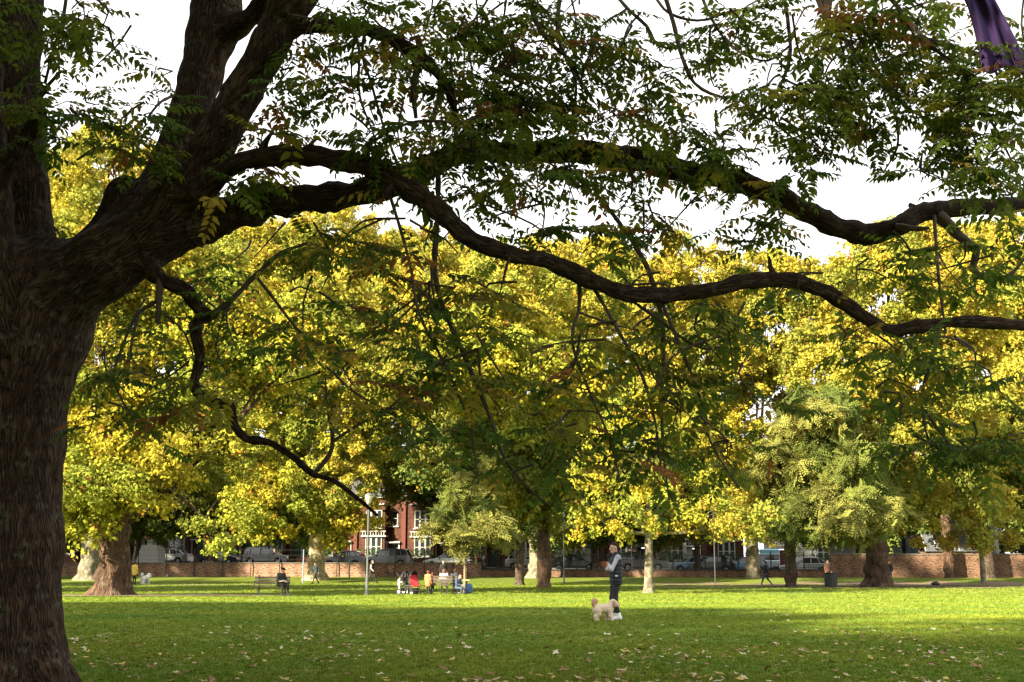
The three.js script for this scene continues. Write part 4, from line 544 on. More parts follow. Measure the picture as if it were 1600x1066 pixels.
function car(kind, px, off, paintM, facing, label, turn = 0) {       // the model's bonnet points to -x; facing -1 keeps it
  let x = 0; for (let i = 0; i < 6; i++) x = xAt(px, wallD(x) + off); const z = -wallD(x) - off;
  const t = thing('parked_car', label, 'car', [x, streetY(x) + 0.01, z], (facing > 0 ? Math.PI : 0) - slope + turn, 'vehicles parked along the street'), K = kind;
  const s = new THREE.Shape(); const lo = K.body[0][1]; s.moveTo(K.body[0][0], lo); for (const [a, b] of K.body.slice(1)) s.lineTo(a, b);
  for (const w of [...K.wheels].reverse()) { s.lineTo(w + K.wr + 0.07, lo); s.absarc(w, K.wr, K.wr + 0.07, Math.asin((lo - K.wr) / (K.wr + 0.07)), Math.PI - Math.asin((lo - K.wr) / (K.wr + 0.07)), false); }
  s.closePath(); const bg = new THREE.ExtrudeGeometry(s, { depth: K.W - 0.2, bevelEnabled: true, bevelThickness: 0.1, bevelSize: 0.035, bevelSegments: 3, curveSegments: 10 }); bg.translate(0, 0, -(K.W - 0.2) / 2);
  const body = part('body', bg, paintM, t); part('windows', extruded(K.roof, K.W - 0.3, 0.12), glassM, t);
  const cap = K.roof.slice(1, -1), rc = []; for (let i = 0; i < cap.length - 1; i++) { const a = V(cap[i][0], cap[i][1] + 0.06, 0), b = V(cap[i + 1][0], cap[i + 1][1] + 0.06, 0), g = boxG(a.distanceTo(b) + 0.05, 0.05, K.W - 0.42, 0, 0, 0, 0.02); g.rotateZ(Math.atan2(b.y - a.y, b.x - a.x)); g.translate((a.x + b.x) / 2, (a.y + b.y) / 2, 0); rc.push(g); } part('roof', merged(rc), paintM, t);
  for (const [ax, ay, bx, by] of K.pillars) for (const q of [-1, 1]) { const a = V(ax, ay + 0.04, q * (K.W / 2 - 0.19)), b = V(bx, by, q * (K.W / 2 - 0.12)); part('pillar', barG(a, b, 0.04, 6), paintM, t); }
  for (const w of K.wheels) for (const q of [-1, 1]) { const wheel = new THREE.Group(); wheel.name = 'wheel'; wheel.position.set(w, K.wr, q * (K.W / 2 - 0.11)); t.add(wheel); const ty = new THREE.TorusGeometry(K.wr - 0.085, 0.085, 8, 20); ty.scale(1, 1, 1.25); part('tyre', ty, tyreM, wheel); const spokes = [cylG(K.wr * 0.68, K.wr * 0.68, 0.05, 0, 0, 0, 16)]; spokes[0].rotateX(Math.PI / 2); for (let k = 0; k < 5; k++) { const b = boxG(0.07, K.wr * 0.62, 0.04, 0, K.wr * 0.3, q * 0.05); b.rotateZ(k * 1.2566); spokes.push(b); } part('rim', merged(spokes), rimM, wheel); }
  const nose = K.body[2], tail = K.body[K.body.length - 2];
  for (const q of [-1, 1]) { part('headlight', boxG(0.3, 0.13, 0.34, nose[0] + 0.16, nose[1] - 0.05, q * (K.W / 2 - 0.2), 0.05), lampW, t); part('taillight', boxG(0.18, 0.26, 0.2, tail[0] - 0.1, tail[1] + 0.12, q * (K.W / 2 - 0.12), 0.04), lampR, t); part('mirror', boxG(0.1, 0.13, 0.2, K.roof[0][0] + 0.35, K.roof[0][1] + 0.06, q * (K.W / 2 + 0.06), 0.04), trimM, t); part('sill', boxG(K.wheels[1] - K.wheels[0] - 0.9, 0.1, 0.05, 0.02, lo + 0.03, q * (K.W / 2 + 0.005)), trimM, t); for (const dx of [-0.05, 0.85]) part('door_handle', boxG(0.17, 0.03, 0.03, dx + 0.25, K.roof[0][1] - 0.1, q * (K.W / 2 + 0.015)), trimM, t); }
  part('bumper', boxG(0.1, 0.2, K.W - 0.25, nose[0] - 0.08, lo + 0.15, 0, 0.04), trimM, t); part('number_plate', boxG(0.02, 0.11, 0.5, K.body[K.body.length - 1][0] + 0.055, lo + 0.3, 0), plateW, t);
  return t;
}
car(SALOON, 262, 13, paint(0.2, 0.205, 0.21), -1, 'silver car behind the wall near the massive brown trunk');
car(HATCH, 342, 12, paint(0.03, 0.03, 0.035), 1, 'small black car half hidden by the low hanging golden branch');
car(SUV, 416, 11.5, paint(0.012, 0.012, 0.014), 1, 'large black car above the wall behind the seated reader');
car(HATCH, 538, 12, paint(0.014, 0.015, 0.017), -1, 'black hatchback in front of the silver estate car');
car(SUV, 606, 11.5, paint(0.13, 0.135, 0.14), -1, 'silver grey estate car behind the lamp post');
car(SALOON, 700, 12, paint(0.5, 0.51, 0.5), -1, 'pale silver car behind the young staked tree');
car(SALOON, 897, 10, paint(0.035, 0.042, 0.042), 1, 'dark grey car with red tail light behind the railings');
car(SUV, 1004, 10.5, paint(0.16, 0.155, 0.15), 1, 'grey car behind the railings beside the young plane tree');
car(HATCH, 1112, 9, paint(0.012, 0.013, 0.017), -1, 'black hatchback behind the railings at the street corner');
car(HATCH, 1165, 13.5, paint(0.10, 0.28, 0.55), -1, 'bright blue car behind the black hatchback');
car(SALOON, 1086, 14.5, paint(0.16, 0.38, 0.58), -1, 'light blue car half hidden in front of the black hatchback');
car(SALOON, 1258, 10, paint(0.45, 0.46, 0.47), -1, 'silver car behind the feathery tree trunk');
car(HATCH, 824, 12.5, paint(0.6, 0.6, 0.6), 1, 'white car showing between the slim dark trunks');
{ // a light lorry seen head on
  const px = 1203; let x = 0; for (let i = 0; i < 6; i++) x = xAt(px, wallD(x) + 16); const t = thing('delivery_van', 'pale blue and white van facing the park beside the grey trunk', 'van', [x, streetY(x) + 0.01, -wallD(x) - 16], -0.2, 'vehicles parked along the street');
  part('body', merged([boxG(2.0, 1.5, 4.2, 0, 1.1, -2.3, 0.08), boxG(1.96, 0.7, 0.9, 0, 0.85, 0.1, 0.1)]), paint(0.62, 0.70, 0.74), t); const roof = part('roof', boxG(1.9, 0.5, 4.0, 0, 2.05, -2.4, 0.15), paint(0.3, 0.6, 0.72), t);
  const ws = boxG(1.7, 0.72, 0.05, 0, 0, 0, 0.02); ws.rotateX(-0.5); ws.translate(0, 1.5, 0.02); part('windscreen', ws, glassM, t); part('bumper', boxG(2.0, 0.28, 0.2, 0, 0.5, 0.55, 0.05), trimM, t); part('number_plate', boxG(0.52, 0.11, 0.02, 0, 0.55, 0.66), plateW, t);
  for (const q of [-1, 1]) { part('headlight', boxG(0.3, 0.2, 0.06, q * 0.75, 0.88, 0.54, 0.02), lampW, t); for (const z of [-0.1, -3.4]) { const w = new THREE.TorusGeometry(0.25, 0.09, 8, 18); w.rotateY(Math.PI / 2); w.translate(q * 0.9, 0.34, z); part('wheel', w, tyreM, t); } part('mirror', boxG(0.16, 0.3, 0.08, q * 1.12, 1.4, -0.1, 0.03), trimM, t); }
}
{ // motorcycle
  let x = 0; for (let i = 0; i < 6; i++) x = xAt(745, wallD(x) + 7); const t = thing('motorcycle', 'red and white motorcycle parked above the wall by the staked tree', 'motorcycle', [x, streetY(x) + 0.13, -wallD(x) - 7], -0.15, 'vehicles parked along the street'), red = paint(0.4, 0.03, 0.03), white = paint(0.7, 0.7, 0.7);
  for (const q of [-0.72, 0.72]) { const wheel = new THREE.Group(); wheel.name = 'wheel'; wheel.position.set(q, 0.32, 0); t.add(wheel); part('tyre', new THREE.TorusGeometry(0.26, 0.06, 8, 20), tyreM, wheel); const s = []; for (let k = 0; k < 3; k++) { const b = boxG(0.03, 0.5, 0.03); b.rotateZ(k * 1.047); s.push(b); } part('rim', merged(s), rimM, wheel); }
  part('tank', new THREE.SphereGeometry(0.22, 14, 10).scale(1.35, 0.75, 0.8).translate(0.12, 0.86, 0), red, t); part('seat', boxG(0.7, 0.1, 0.26, -0.42, 0.84, 0, 0.05), tyreM, t); part('engine', boxG(0.5, 0.36, 0.3, 0.05, 0.48, 0, 0.06), trimM, t); part('fairing', boxG(0.26, 0.42, 0.34, 0.6, 0.92, 0, 0.1), white, t); part('tail', boxG(0.4, 0.12, 0.2, -0.75, 0.92, 0, 0.05), white, t); part('fork', merged([barG(V(0.72, 0.32, 0.09), V(0.48, 1.05, 0.09), 0.025), barG(V(0.72, 0.32, -0.09), V(0.48, 1.05, -0.09), 0.025)]), rimM, t); part('handlebar', barG(V(0.44, 1.08, -0.34), V(0.44, 1.08, 0.34), 0.02), trimM, t); part('exhaust', barG(V(0.1, 0.3, 0.16), V(-0.75, 0.42, 0.16), 0.045, 8), rimM, t);
}
// ---------------------------------------------------------------- houses across the street
const redBrick = new THREE.MeshStandardMaterial({ map: brickMap, bumpMap: brickBump, bumpScale: 0.01, roughness: 0.9, color: rgb(0.29, 0.15, 0.125) }), whitePaint = std(rgb(0.46, 0.45, 0.42), 0.6), slate = std(rgb(0.09, 0.09, 0.10), 0.8, { map: grainMap }), paneM = new THREE.MeshPhysicalMaterial({ color: rgb(0.03, 0.035, 0.04), roughness: 0.08, clearcoat: 1 }), render_ = std(rgb(0.68, 0.66, 0.61), 0.85, { map: grainMap }), greyPanel = std(rgb(0.12, 0.13, 0.15), 0.8, { map: grainMap }), doorM = [std(rgb(0.02, 0.05, 0.09), 0.4), std(rgb(0.16, 0.02, 0.02), 0.4), std(rgb(0.02, 0.08, 0.04), 0.4)];
function house(px, off, wallM, label, seed, w = 6.4) {
  let x = 0; for (let i = 0; i < 6; i++) x = xAt(px, wallD(x) + off); const r = rngOf(seed), t = thing('terraced_house', label, 'house', [x, streetY(x) + 0.1, -wallD(x) - off], -slope, 'houses across the street'), H = 7.6;
  const s = new THREE.Shape([[-w / 2, -0.6], [w / 2, -0.6], [w / 2, H], [-w / 2, H]].map((q) => new THREE.Vector2(...q))), holes = [[-w / 2 + 2.9, 0.25, 1.1, 2.3], [w / 2 - 1.7, 4.4, 1.05, 1.7], [-w / 2 + 2.9 - 1.6, 4.4, 1.05, 1.7]];
  const doorX = -w / 2 + 1.0; holes[0] = [doorX, 0.1, 1.1, 2.3]; holes[2] = [doorX, 4.4, 1.0, 1.7];
  for (const [hx, hy, hw, hh] of holes) s.holes.push(new THREE.Path([[hx - hw / 2, hy], [hx - hw / 2, hy + hh], [hx + hw / 2, hy + hh], [hx + hw / 2, hy]].map((q) => new THREE.Vector2(...q))));
  const wg = new THREE.ExtrudeGeometry(s, { depth: 0.3, bevelEnabled: false }); wg.translate(0, 0, -0.3); { const uv = wg.attributes.uv, p = wg.attributes.position; for (let k = 0; k < uv.count; k++) uv.setXY(k, (p.getX(k) + p.getZ(k)) / 1.15, p.getY(k) / 1.15); }
  part('wall', wg, wallM, t); part('side_wall', merged([boxG(0.3, H + 0.6, 7.6, -w / 2 + 0.15, H / 2 - 0.3, -4.102), boxG(0.3, H + 0.6, 7.6, w / 2 - 0.15, H / 2 - 0.3, -4.102)]), wallM, t);
  const win = (cx, cy, cw, ch, z, parent = t) => { const f = part('window', merged([boxG(0.09, ch, 0.1, cx - cw / 2 + 0.045, cy, z), boxG(0.09, ch, 0.1, cx + cw / 2 - 0.045, cy, z), boxG(cw - 0.18, 0.09, 0.1, cx, cy + ch / 2 - 0.045, z), boxG(cw - 0.18, 0.12, 0.1, cx, cy - ch / 2 + 0.06, z), boxG(cw - 0.18, 0.07, 0.09, cx, cy, z)]), whitePaint, parent); if (parent === t) { for (const q of [-1, 1]) part('pane', boxG(cw - 0.19, ch / 2 - 0.12, 0.02, cx, cy + q * (ch / 4 - 0.01), z - 0.01), paneM, f); part('sill', boxG(cw + 0.24, 0.11, 0.3, cx, cy - ch / 2 - 0.056, z + 0.13), whitePaint, f); } return f; };
  for (const [hx, hy, hw, hh] of holes.slice(1)) win(hx, hy + hh / 2, hw, hh, -0.14);
  const door = part('door', boxG(1.06, 2.2, 0.08, doorX, 1.2, -0.2, 0.02), doorM[Math.floor(r() * 3)], t); part('handle', new THREE.SphereGeometry(0.05, 8, 6).translate(doorX + 0.35, 1.2, -0.13), rimM, door); part('porch', merged([boxG(1.7, 0.18, 0.5, doorX, 2.62, 0.22), boxG(0.16, 2.5, 0.16, doorX - 0.72, 1.25, 0.12), boxG(0.16, 2.5, 0.16, doorX + 0.72, 1.25, 0.12)]), whitePaint, t); part('step', merged([boxG(1.6, 0.16, 0.5, doorX, -0.02, 0.28), boxG(1.8, 0.14, 0.9, doorX, -0.17, 0.48)]), stone, t);
  // two storey bay with white framed windows
  const bx = w / 2 - 1.9; part('bay', merged([boxG(2.5, 1.0, 1.0, bx, 0.4, 0.502), boxG(2.5, 0.9, 1.0, bx, 3.65, 0.502), boxG(2.5, 0.55, 1.0, bx, 6.35, 0.502), boxG(0.3, 1.9, 0.9, bx - 1.08, 2.15, 0.45), boxG(0.3, 1.9, 0.9, bx + 1.08, 2.15, 0.45), boxG(0.3, 1.7, 0.9, bx - 1.08, 5.0, 0.45), boxG(0.3, 1.7, 0.9, bx + 1.08, 5.0, 0.45)]), wallM, t);
  for (const [cy, ch] of [[2.05, 2.1], [5.1, 1.95]]) for (const q of [-0.62, 0, 0.62]) win(bx + q, cy, q ? 0.6 : 0.62, ch, 0.93);
  part('cornice', boxG(2.8, 0.16, 1.25, bx, 3.2, 0.55), whitePaint, t); part('cornice', boxG(2.8, 0.16, 1.25, bx, 6.72, 0.55), whitePaint, t); part('eaves', boxG(w, 0.22, 0.3, 0, H - 0.02, 0.152), whitePaint, t); for (let k = 0; k < 9; k++) part('baluster', cylG(0.06, 0.045, 0.4, bx - 1.2 + k * 0.3, 3.48, 1.1, 8), whitePaint, t); part('handrail', boxG(2.8, 0.09, 0.16, bx, 3.73, 1.1), whitePaint, t); part('pier', boxG(0.45, H - 0.4, 0.2, -w / 2 + 2.2, H / 2 - 0.2, 0.102), std(rgb(0.13, 0.036, 0.028), 0.8), t);
  const rs = new THREE.Shape([[0.5, H + 0.1], [-4.1, H + 3.1], [-8.3, H + 0.1]].map((q) => new THREE.Vector2(...q))), rg = new THREE.ExtrudeGeometry(rs, { depth: w, bevelEnabled: false }); rg.rotateY(-Math.PI / 2); rg.translate(w / 2, 0, 0); const roof = part('roof', rg, slate, t); part('chimney', merged([boxG(0.7, 2, 1.3, -w / 2 + 0.5, H + 3, -4), boxG(0.8, 0.15, 1.4, -w / 2 + 0.5, H + 4.05, -4)]), wallM, roof);
  const hedge = dress(new THREE.InstancedMesh(SPRIG, crownLeaf, 260)); hedge.name = 'hedge'; hedge.userData.kind = 'stuff'; const M = new THREE.Matrix4(), c = new THREE.Color(); for (let i = 0; i < 260; i++) { M.compose(V(bx + range(r, -1.7, 1.3), range(r, 0.3, 1.75), 2.2 + range(r, -0.4, 0.4)), new THREE.Quaternion().setFromEuler(new THREE.Euler(r() * 6, r() * 6, r() * 6)), V(0.7, 0.7, 0.7)); hedge.setMatrixAt(i, M); hedge.setColorAt(i, c.setRGB(0.03 + 0.03 * r(), 0.08 + 0.05 * r(), 0.02)); } t.add(hedge);
  part('garden_wall', boxG(w - 1.9, 1.0, 0.25, 0.95, 0.35, 3.0), wallM, t); return t;
}
house(92, 30, redBrick, 'red brick house at the row end behind the dark green tree', 16);
house(168, 30, redBrick, 'red brick house showing left of the massive brown trunk', 1);
house(262, 30, redBrick, 'red brick house behind the silver car and the massive trunk', 2);
house(338, 30, redBrick, 'red brick house behind the small black car', 3);
house(414, 30, redBrick, 'red brick house behind the large black car', 4);
house(492, 30, redBrick, 'red brick house behind the pale trunk and the walker', 5);
house(568, 30, redBrick, 'red brick house with white bay, left of the bright pier by the lamp', 6);
house(644, 30, redBrick, 'red brick house with white framed windows behind the estate car', 7);
house(722, 30, redBrick, 'red brick house behind the young staked tree', 8);
house(800, 30, redBrick, 'red brick house behind the white car between dark trunks', 9);
house(878, 30, render_, 'pale rendered house behind the dark grey car', 10);
house(956, 30, redBrick, 'red brick house behind the woman', 11);
house(1036, 30, render_, 'pale rendered house behind the young plane tree', 12);
house(1116, 30, redBrick, 'red brick house behind the black hatchback at the corner', 13);
house(1262, 27, std(rgb(0.8, 0.79, 0.76), 0.8), 'bright white house behind the feathery tree', 14, 7.5);
house(1345, 27, redBrick, 'red brick house behind the thick fluted trunk', 15);
{ // grey panelled building over the tall wall, and the little ribbed hut
  let x = 0; for (let i = 0; i < 6; i++) x = xAt(1432, wallD(x) + 12); const t = thing('panelled_building', 'low grey panelled building above the tall brick wall', 'building', [x, streetY(x), -wallD(x) - 12], -slope);
  part('wall', boxG(14, 5.2, 5, 0, 2.6, -2.6), std(rgb(0.05, 0.055, 0.06), 0.7), t); for (let k = 0; k < 7; k++) { const bx = -6.3 + k * 2.1; part('panel', boxG(k % 3 === 1 ? 1.0 : 1.75, 3.9, 0.08, bx, 2.9, 0.0), k % 2 ? greyPanel : std(rgb(0.17, 0.18, 0.21), 0.7, { map: grainMap }), t); part('pane', boxG(0.28, 3.2, 0.04, bx + 1.02, 2.8, -0.06), paneM, t); } part('roof', boxG(14.6, 0.25, 5.8, 0, 5.33, -2.6), slate, t);
  let x2 = 0; for (let i = 0; i < 6; i++) x2 = xAt(1488, wallD(x2) + 5); const g = thing('lean_to_roof', 'sloping grey glazed lean to roof over the tall wall', 'roof', [x2, streetY(x2), -wallD(x2) - 5], -slope);
  const sl = boxG(4.8, 0.08, 2.6); sl.rotateX(0.75); sl.translate(0, 2.9, 0); part('glazing', sl, greyPanel, g); for (let k = 0; k < 6; k++) { const b = boxG(0.07, 0.07, 2.6); b.rotateX(0.75); b.translate(-2.35 + k * 0.94, 2.96, 0.03); part('bar', b, whitePaint, g); } part('wall', boxG(4.8, 2.2, 1.8, 0, 0.9, -0.1), dullBrick, g);
  let x3 = 0; for (let i = 0; i < 6; i++) x3 = xAt(229, wallD(x3) + 4.4); const h = thing('ribbed_hut', 'small pale ribbed hut with a vent on its roof behind the wall', 'hut', [x3, streetY(x3), -wallD(x3) - 4.4], -slope); const hs = new THREE.Shape([[-1.15, 0], [1.05, 0], [1.0, 1.2], [0.75, 1.75], [-0.55, 1.75]].map((q) => new THREE.Vector2(...q))), pale = std(rgb(0.55, 0.55, 0.54), 0.6); const hg = new THREE.ExtrudeGeometry(hs, { depth: 1.8, bevelEnabled: false }); hg.translate(0, 0, -1.8); part('wall', hg, pale, h); for (let k = 0; k < 8; k++) { const bx = -0.8 + k * 0.24; part('rib', boxG(0.06, bx < -0.55 ? 1.0 : 1.66, 0.05, bx, bx < -0.55 ? 0.5 : 0.85, 0.026), pale, h); } const vent = part('vent', boxG(0.5, 0.42, 0.5, 0.1, 1.97, -0.5), pale, h); part('slot', boxG(0.28, 0.08, 0.02, 0.1, 2.0, -0.238), trimM, vent);
}
// ---------------------------------------------------------------- people and dogs
// Joints are given for a figure 1.7 m tall that faces +z, its own left hand at +x. Colours follow the bones.
const SKIN = [0.52, 0.31, 0.22];
const POSES = {
  stand: { hip: [0, 0.92, 0], chest: [0, 1.30, -0.01], neck: [0, 1.45, 0], head: [0, 1.58, 0.03], kneeL: [0.09, 0.50, 0.03], kneeR: [-0.09, 0.50, 0.03], footL: [0.10, 0.08, -0.02], footR: [-0.10, 0.08, -0.02], elbowL: [0.25, 1.10, -0.02], elbowR: [-0.25, 1.10, -0.02], handL: [0.25, 0.86, 0.08], handR: [-0.25, 0.86, 0.08] },
  walk: { hip: [0, 0.90, 0], chest: [0, 1.28, 0.03], neck: [0, 1.43, 0.05], head: [0, 1.55, 0.09], kneeL: [0.09, 0.50, 0.22], kneeR: [-0.09, 0.48, -0.06], footL: [0.09, 0.08, 0.36], footR: [-0.09, 0.10, -0.36], elbowL: [0.25, 1.08, -0.12], elbowR: [-0.25, 1.08, 0.06], handL: [0.25, 0.86, -0.06], handR: [-0.24, 0.90, 0.24] },
  sit: { hip: [0, 0.53, 0], chest: [0, 0.90, 0.06], neck: [0, 1.03, 0.12], head: [0, 1.13, 0.20], kneeL: [0.13, 0.50, 0.44], kneeR: [-0.12, 0.50, 0.42], footL: [0.14, 0.08, 0.46], footR: [-0.14, 0.08, 0.36], elbowL: [0.25, 0.72, 0.12], elbowR: [-0.25, 0.72, 0.12], handL: [0.08, 0.66, 0.36], handR: [-0.08, 0.66, 0.36] },
};
function figureBones(J, o) {
  const B = [], c = o.colors, bone = (a, b, ra, rb, color, name) => B.push({ a, b, ra, rb, color, name }), add = (p, x, y, z) => [p[0] + x, p[1] + y, p[2] + z], lr = (p, q, t) => p.map((v, i) => lerp(v, q[i], t)), k = o.bulk ?? 1;
  const top = c.top, leg = c.legs, sh = c.shoes, sl = c.sleeves ?? top, hand = c.hands ?? SKIN;
  for (const s of [1, -1]) {
    const L = s > 0 ? 'L' : 'R', hp = add(J.hip, 0.085 * s, -0.02, 0), kn = J['knee' + L], ft = J['foot' + L], shd = add(J.chest, 0.155 * s * k, 0.085, 0), el = J['elbow' + L], hd = J['hand' + L];
    bone(hp, kn, 0.088, 0.062, leg, 'thigh'); bone(kn, ft, 0.06, 0.04, leg, 'shin'); const toe = add(ft, (J.toe?.[0] ?? 0.015) * s, -0.035, 0.15); bone(add(ft, 0, -0.025, -0.03), toe, 0.048, 0.036, sh, 'shoe');
    if (c.socks) bone(lr(kn, ft, 0.82), ft, 0.046, 0.046, c.socks, 'sock');
    bone(add(J.hip, 0.07 * s, 0.02, 0), add(J.chest, 0.075 * s * k, 0, 0), 0.098 * k, 0.105 * k, top, 'torso'); bone(add(J.chest, 0.05 * s, 0.03, 0), shd, 0.1 * k, 0.062 * k, top, 'shoulder');
    bone(shd, el, 0.056 * k, 0.045 * k, sl, 'arm'); bone(el, hd, 0.044 * k, 0.032 * k, sl, 'forearm');
    const d = hd.map((v, i) => v - el[i]), l = Math.hypot(...d), u = d.map((v) => v / l), palm = add(hd, u[0] * 0.07, u[1] * 0.07, u[2] * 0.07); bone(hd, palm, 0.028, 0.03, hand, 'palm');
    for (let f = 0; f < 4; f++) { const off = (f - 1.5) * 0.019, q = add(palm, off * (1 - Math.abs(u[0])), off * Math.abs(u[0]), off * 0.4), m = add(q, u[0] * 0.04 - s * 0.006, u[1] * 0.04, u[2] * 0.04 + 0.008), e = add(m, u[0] * 0.028 - s * 0.016, u[1] * 0.028, u[2] * 0.028 + 0.012); bone(q, m, 0.0095, 0.009, hand, 'finger'); bone(m, e, 0.009, 0.008, hand, 'finger'); }
    const th = add(hd, u[0] * 0.025, u[1] * 0.025, u[2] * 0.025 + 0.028), te = add(th, u[0] * 0.04, u[1] * 0.04, u[2] * 0.04 + 0.02); bone(th, te, 0.011, 0.009, hand, 'thumb');
  }
  bone(add(J.hip, 0, 0.02, 0), J.chest, 0.1 * k, 0.11 * k, top, 'torso'); if (o.coat) for (const s of [1, -1]) bone(add(J.hip, 0.08 * s, 0, 0), add(lr(J.hip, s > 0 ? J.kneeL : J.kneeR, o.coat), 0.03 * s, 0, 0), 0.11 * k, 0.12 * k, top, 'coat');
  bone(J.chest, J.neck, 0.075, 0.05, c.collar ?? top, 'collar'); bone(J.neck, lr(J.neck, J.head, 0.6), 0.047, 0.047, SKIN, 'neck');
  const h = J.head, f = o.look ?? [0, 0, 1], side = [f[2], 0, -f[0]], on = (a, b, e) => [h[0] + f[0] * a + side[0] * e, h[1] + b, h[2] + f[2] * a + side[2] * e];
  bone(on(-0.015, 0.035, 0), on(0.0, 0.05, 0), 0.088, 0.085, SKIN, 'skull'); bone(on(0.02, -0.03, 0), on(0.045, -0.055, 0), 0.06, 0.045, SKIN, 'jaw'); bone(on(0.088, 0.03, 0), on(0.108, 0.0, 0), 0.011, 0.016, SKIN, 'nose'); bone(on(0.085, -0.035, 0.018), on(0.085, -0.035, -0.018), 0.012, 0.012, [0.42, 0.17, 0.14], 'mouth');
  for (const e of [-1, 1]) { bone(on(0.0, 0.03, 0.086 * e), on(-0.005, -0.01, 0.084 * e), 0.018, 0.012, SKIN, 'ear'); bone(on(0.081, 0.032, 0.034 * e), on(0.082, 0.032, 0.034 * e), 0.007, 0.007, [0.03, 0.02, 0.018], 'eye'); }
  return B;
}
function colouredMesh(bones, k, cell, extra) {
  const f = fieldOf(bones, k, extra), [lo, hi] = boundsOf(bones, 0.05), g = meshField(f, lo, hi, cell), p = g.attributes.position, col = new Float32Array(p.count * 3);
  for (let i = 0; i < p.count; i++) { const b = bones[nearestBone(bones, [p.getX(i), p.getY(i), p.getZ(i)])]; col.set(b.color, i * 3); }
  g.setAttribute('color', new THREE.BufferAttribute(col, 3)); return g;
}
const clothM = new THREE.MeshStandardMaterial({ vertexColors: true, roughness: 0.85 }), hairM = (c) => new THREE.MeshPhysicalMaterial({ color: rgb(...c), roughness: 0.85, specularIntensity: 0.25 });
function person(o) {
  const J = { ...POSES[o.pose], ...(o.joints ?? {}) }, t = thing('person', o.label, 'person', o.at, o.turn, o.group), bones = figureBones(J, o), s = (o.height ?? 1.7) / 1.7;
  const fine = bones.filter((b) => ['skull', 'jaw', 'nose', 'mouth', 'eye', 'ear', 'neck', 'palm', 'finger', 'thumb'].includes(b.name)), rest = bones.filter((b) => !['nose', 'mouth', 'eye', 'ear', 'finger', 'thumb'].includes(b.name));
  const geos = [colouredMesh(rest, 0.016, o.cell ?? 0.022)]; if (o.fine) { const heads = fine.filter((b) => !['palm', 'finger', 'thumb'].includes(b.name)), hands = fine.filter((b) => ['palm', 'finger', 'thumb'].includes(b.name)); geos.push(colouredMesh(heads, 0.006, o.fine), colouredMesh(hands, 0.004, o.fine)); }
  part('body', mergeGeometries(geos), clothM, t);
  if (o.hair) { const h = J.head, f = o.look ?? [0, 0, 1], on = (a, b, e = 0) => [h[0] + f[0] * a + f[2] * e, h[1] + b, h[2] + f[2] * a - f[0] * e], hb = [{ a: on(-0.04, 0.055), b: on(-0.012, 0.08), ra: 0.097, rb: 0.086 }, { a: on(-0.05, 0.02), b: on(-0.06, -0.03), ra: 0.075, rb: 0.055 }]; for (const [a, b, ra, rb] of (o.hairExtra ?? [])) hb.push({ a: on(...a), b: on(...b), ra, rb }); const hf = fieldOf(hb, 0.01), [lo, hi] = boundsOf(hb, 0.03); part('hair', meshField(hf, lo, hi, o.fine ? 0.007 : 0.018), hairM(o.hair), t); }
  if (o.cap) { const h = J.head; part('cap', merged([new THREE.SphereGeometry(0.108, 14, 8, 0, 6.283, 0, 1.6).translate(h[0], h[1] + 0.055, h[2]), boxG(0.15, 0.015, 0.1, h[0], h[1] + 0.06, h[2] + 0.13, 0.006)]), hairM(o.cap), t); }
  t.scale.setScalar(s); return t;
}
const spot = (px, d) => { const x = xAt(px, d); return [x, groundY(x, -d), -d]; };
const navy = [0.012, 0.017, 0.026], blackC = [0.012, 0.012, 0.013], white = [0.62, 0.6, 0.57], jeans = [0.03, 0.055, 0.11];
{ // the woman, arms folded, seen from her left side
  const t = person({ pose: 'stand', at: spot(962, 27.5), turn: -Math.PI / 2 + 0.22, height: 1.68, cell: 0.012, fine: 0.006, label: 'standing woman in navy padded vest and black leggings beside a dog', hair: [0.032, 0.014, 0.009], hairExtra: [[[-0.08, 0.03], [-0.125, 0.0], 0.04, 0.03], [[-0.125, 0.0], [-0.12, -0.06], 0.03, 0.015]], look: [0.25, 0, 0.97], bulk: 0.93,
    colors: { top: [0.30, 0.30, 0.32], sleeves: [0.36, 0.36, 0.38], legs: [0.016, 0.016, 0.018], shoes: [0.68, 0.67, 0.65], socks: [0.75, 0.74, 0.72], collar: [0.3, 0.3, 0.32] },
    joints: { kneeL: [0.07, 0.5, 0.05], kneeR: [-0.07, 0.5, 0.07], footL: [0.07, 0.08, -0.03], footR: [-0.08, 0.08, 0.02], elbowL: [0.19, 1.12, 0.16], elbowR: [-0.19, 1.12, 0.13], handL: [-0.06, 1.2, 0.125], handR: [0.03, 1.14, 0.12], head: [0, 1.57, 0.035] } });
  const vb = [], bone = (a, b, ra, rb) => vb.push({ a, b, ra, rb }); for (const s of [-1, 1]) { bone([0.08 * s, 0.86, -0.005], [0.085 * s, 1.02, 0], 0.118, 0.115); bone([0.085 * s, 1.02, 0], [0.08 * s, 1.28, -0.005], 0.115, 0.115); bone([0.08 * s, 1.28, -0.01], [0.115 * s, 1.375, -0.01], 0.11, 0.072); } bone([0, 1.36, -0.01], [0, 1.46, 0.005], 0.1, 0.078);
  const vf = fieldOf(vb, 0.02, (p) => 0.004 * Math.sin(p[1] * 70) + 0.003 * nz(p[0] * 18, p[1] * 18, p[2] * 18)), [lo, hi] = boundsOf(vb, 0.05); part('padded_vest', meshField(vf, lo, hi, 0.012), new THREE.MeshStandardMaterial({ color: rgb(0.007, 0.012, 0.022), roughness: 0.75 }), t); part('vest_badge', boxG(0.012, 0.03, 0.06, 0.205, 0.98, 0.05, 0.004), std(rgb(0.6, 0.6, 0.58), 0.6), t);
}
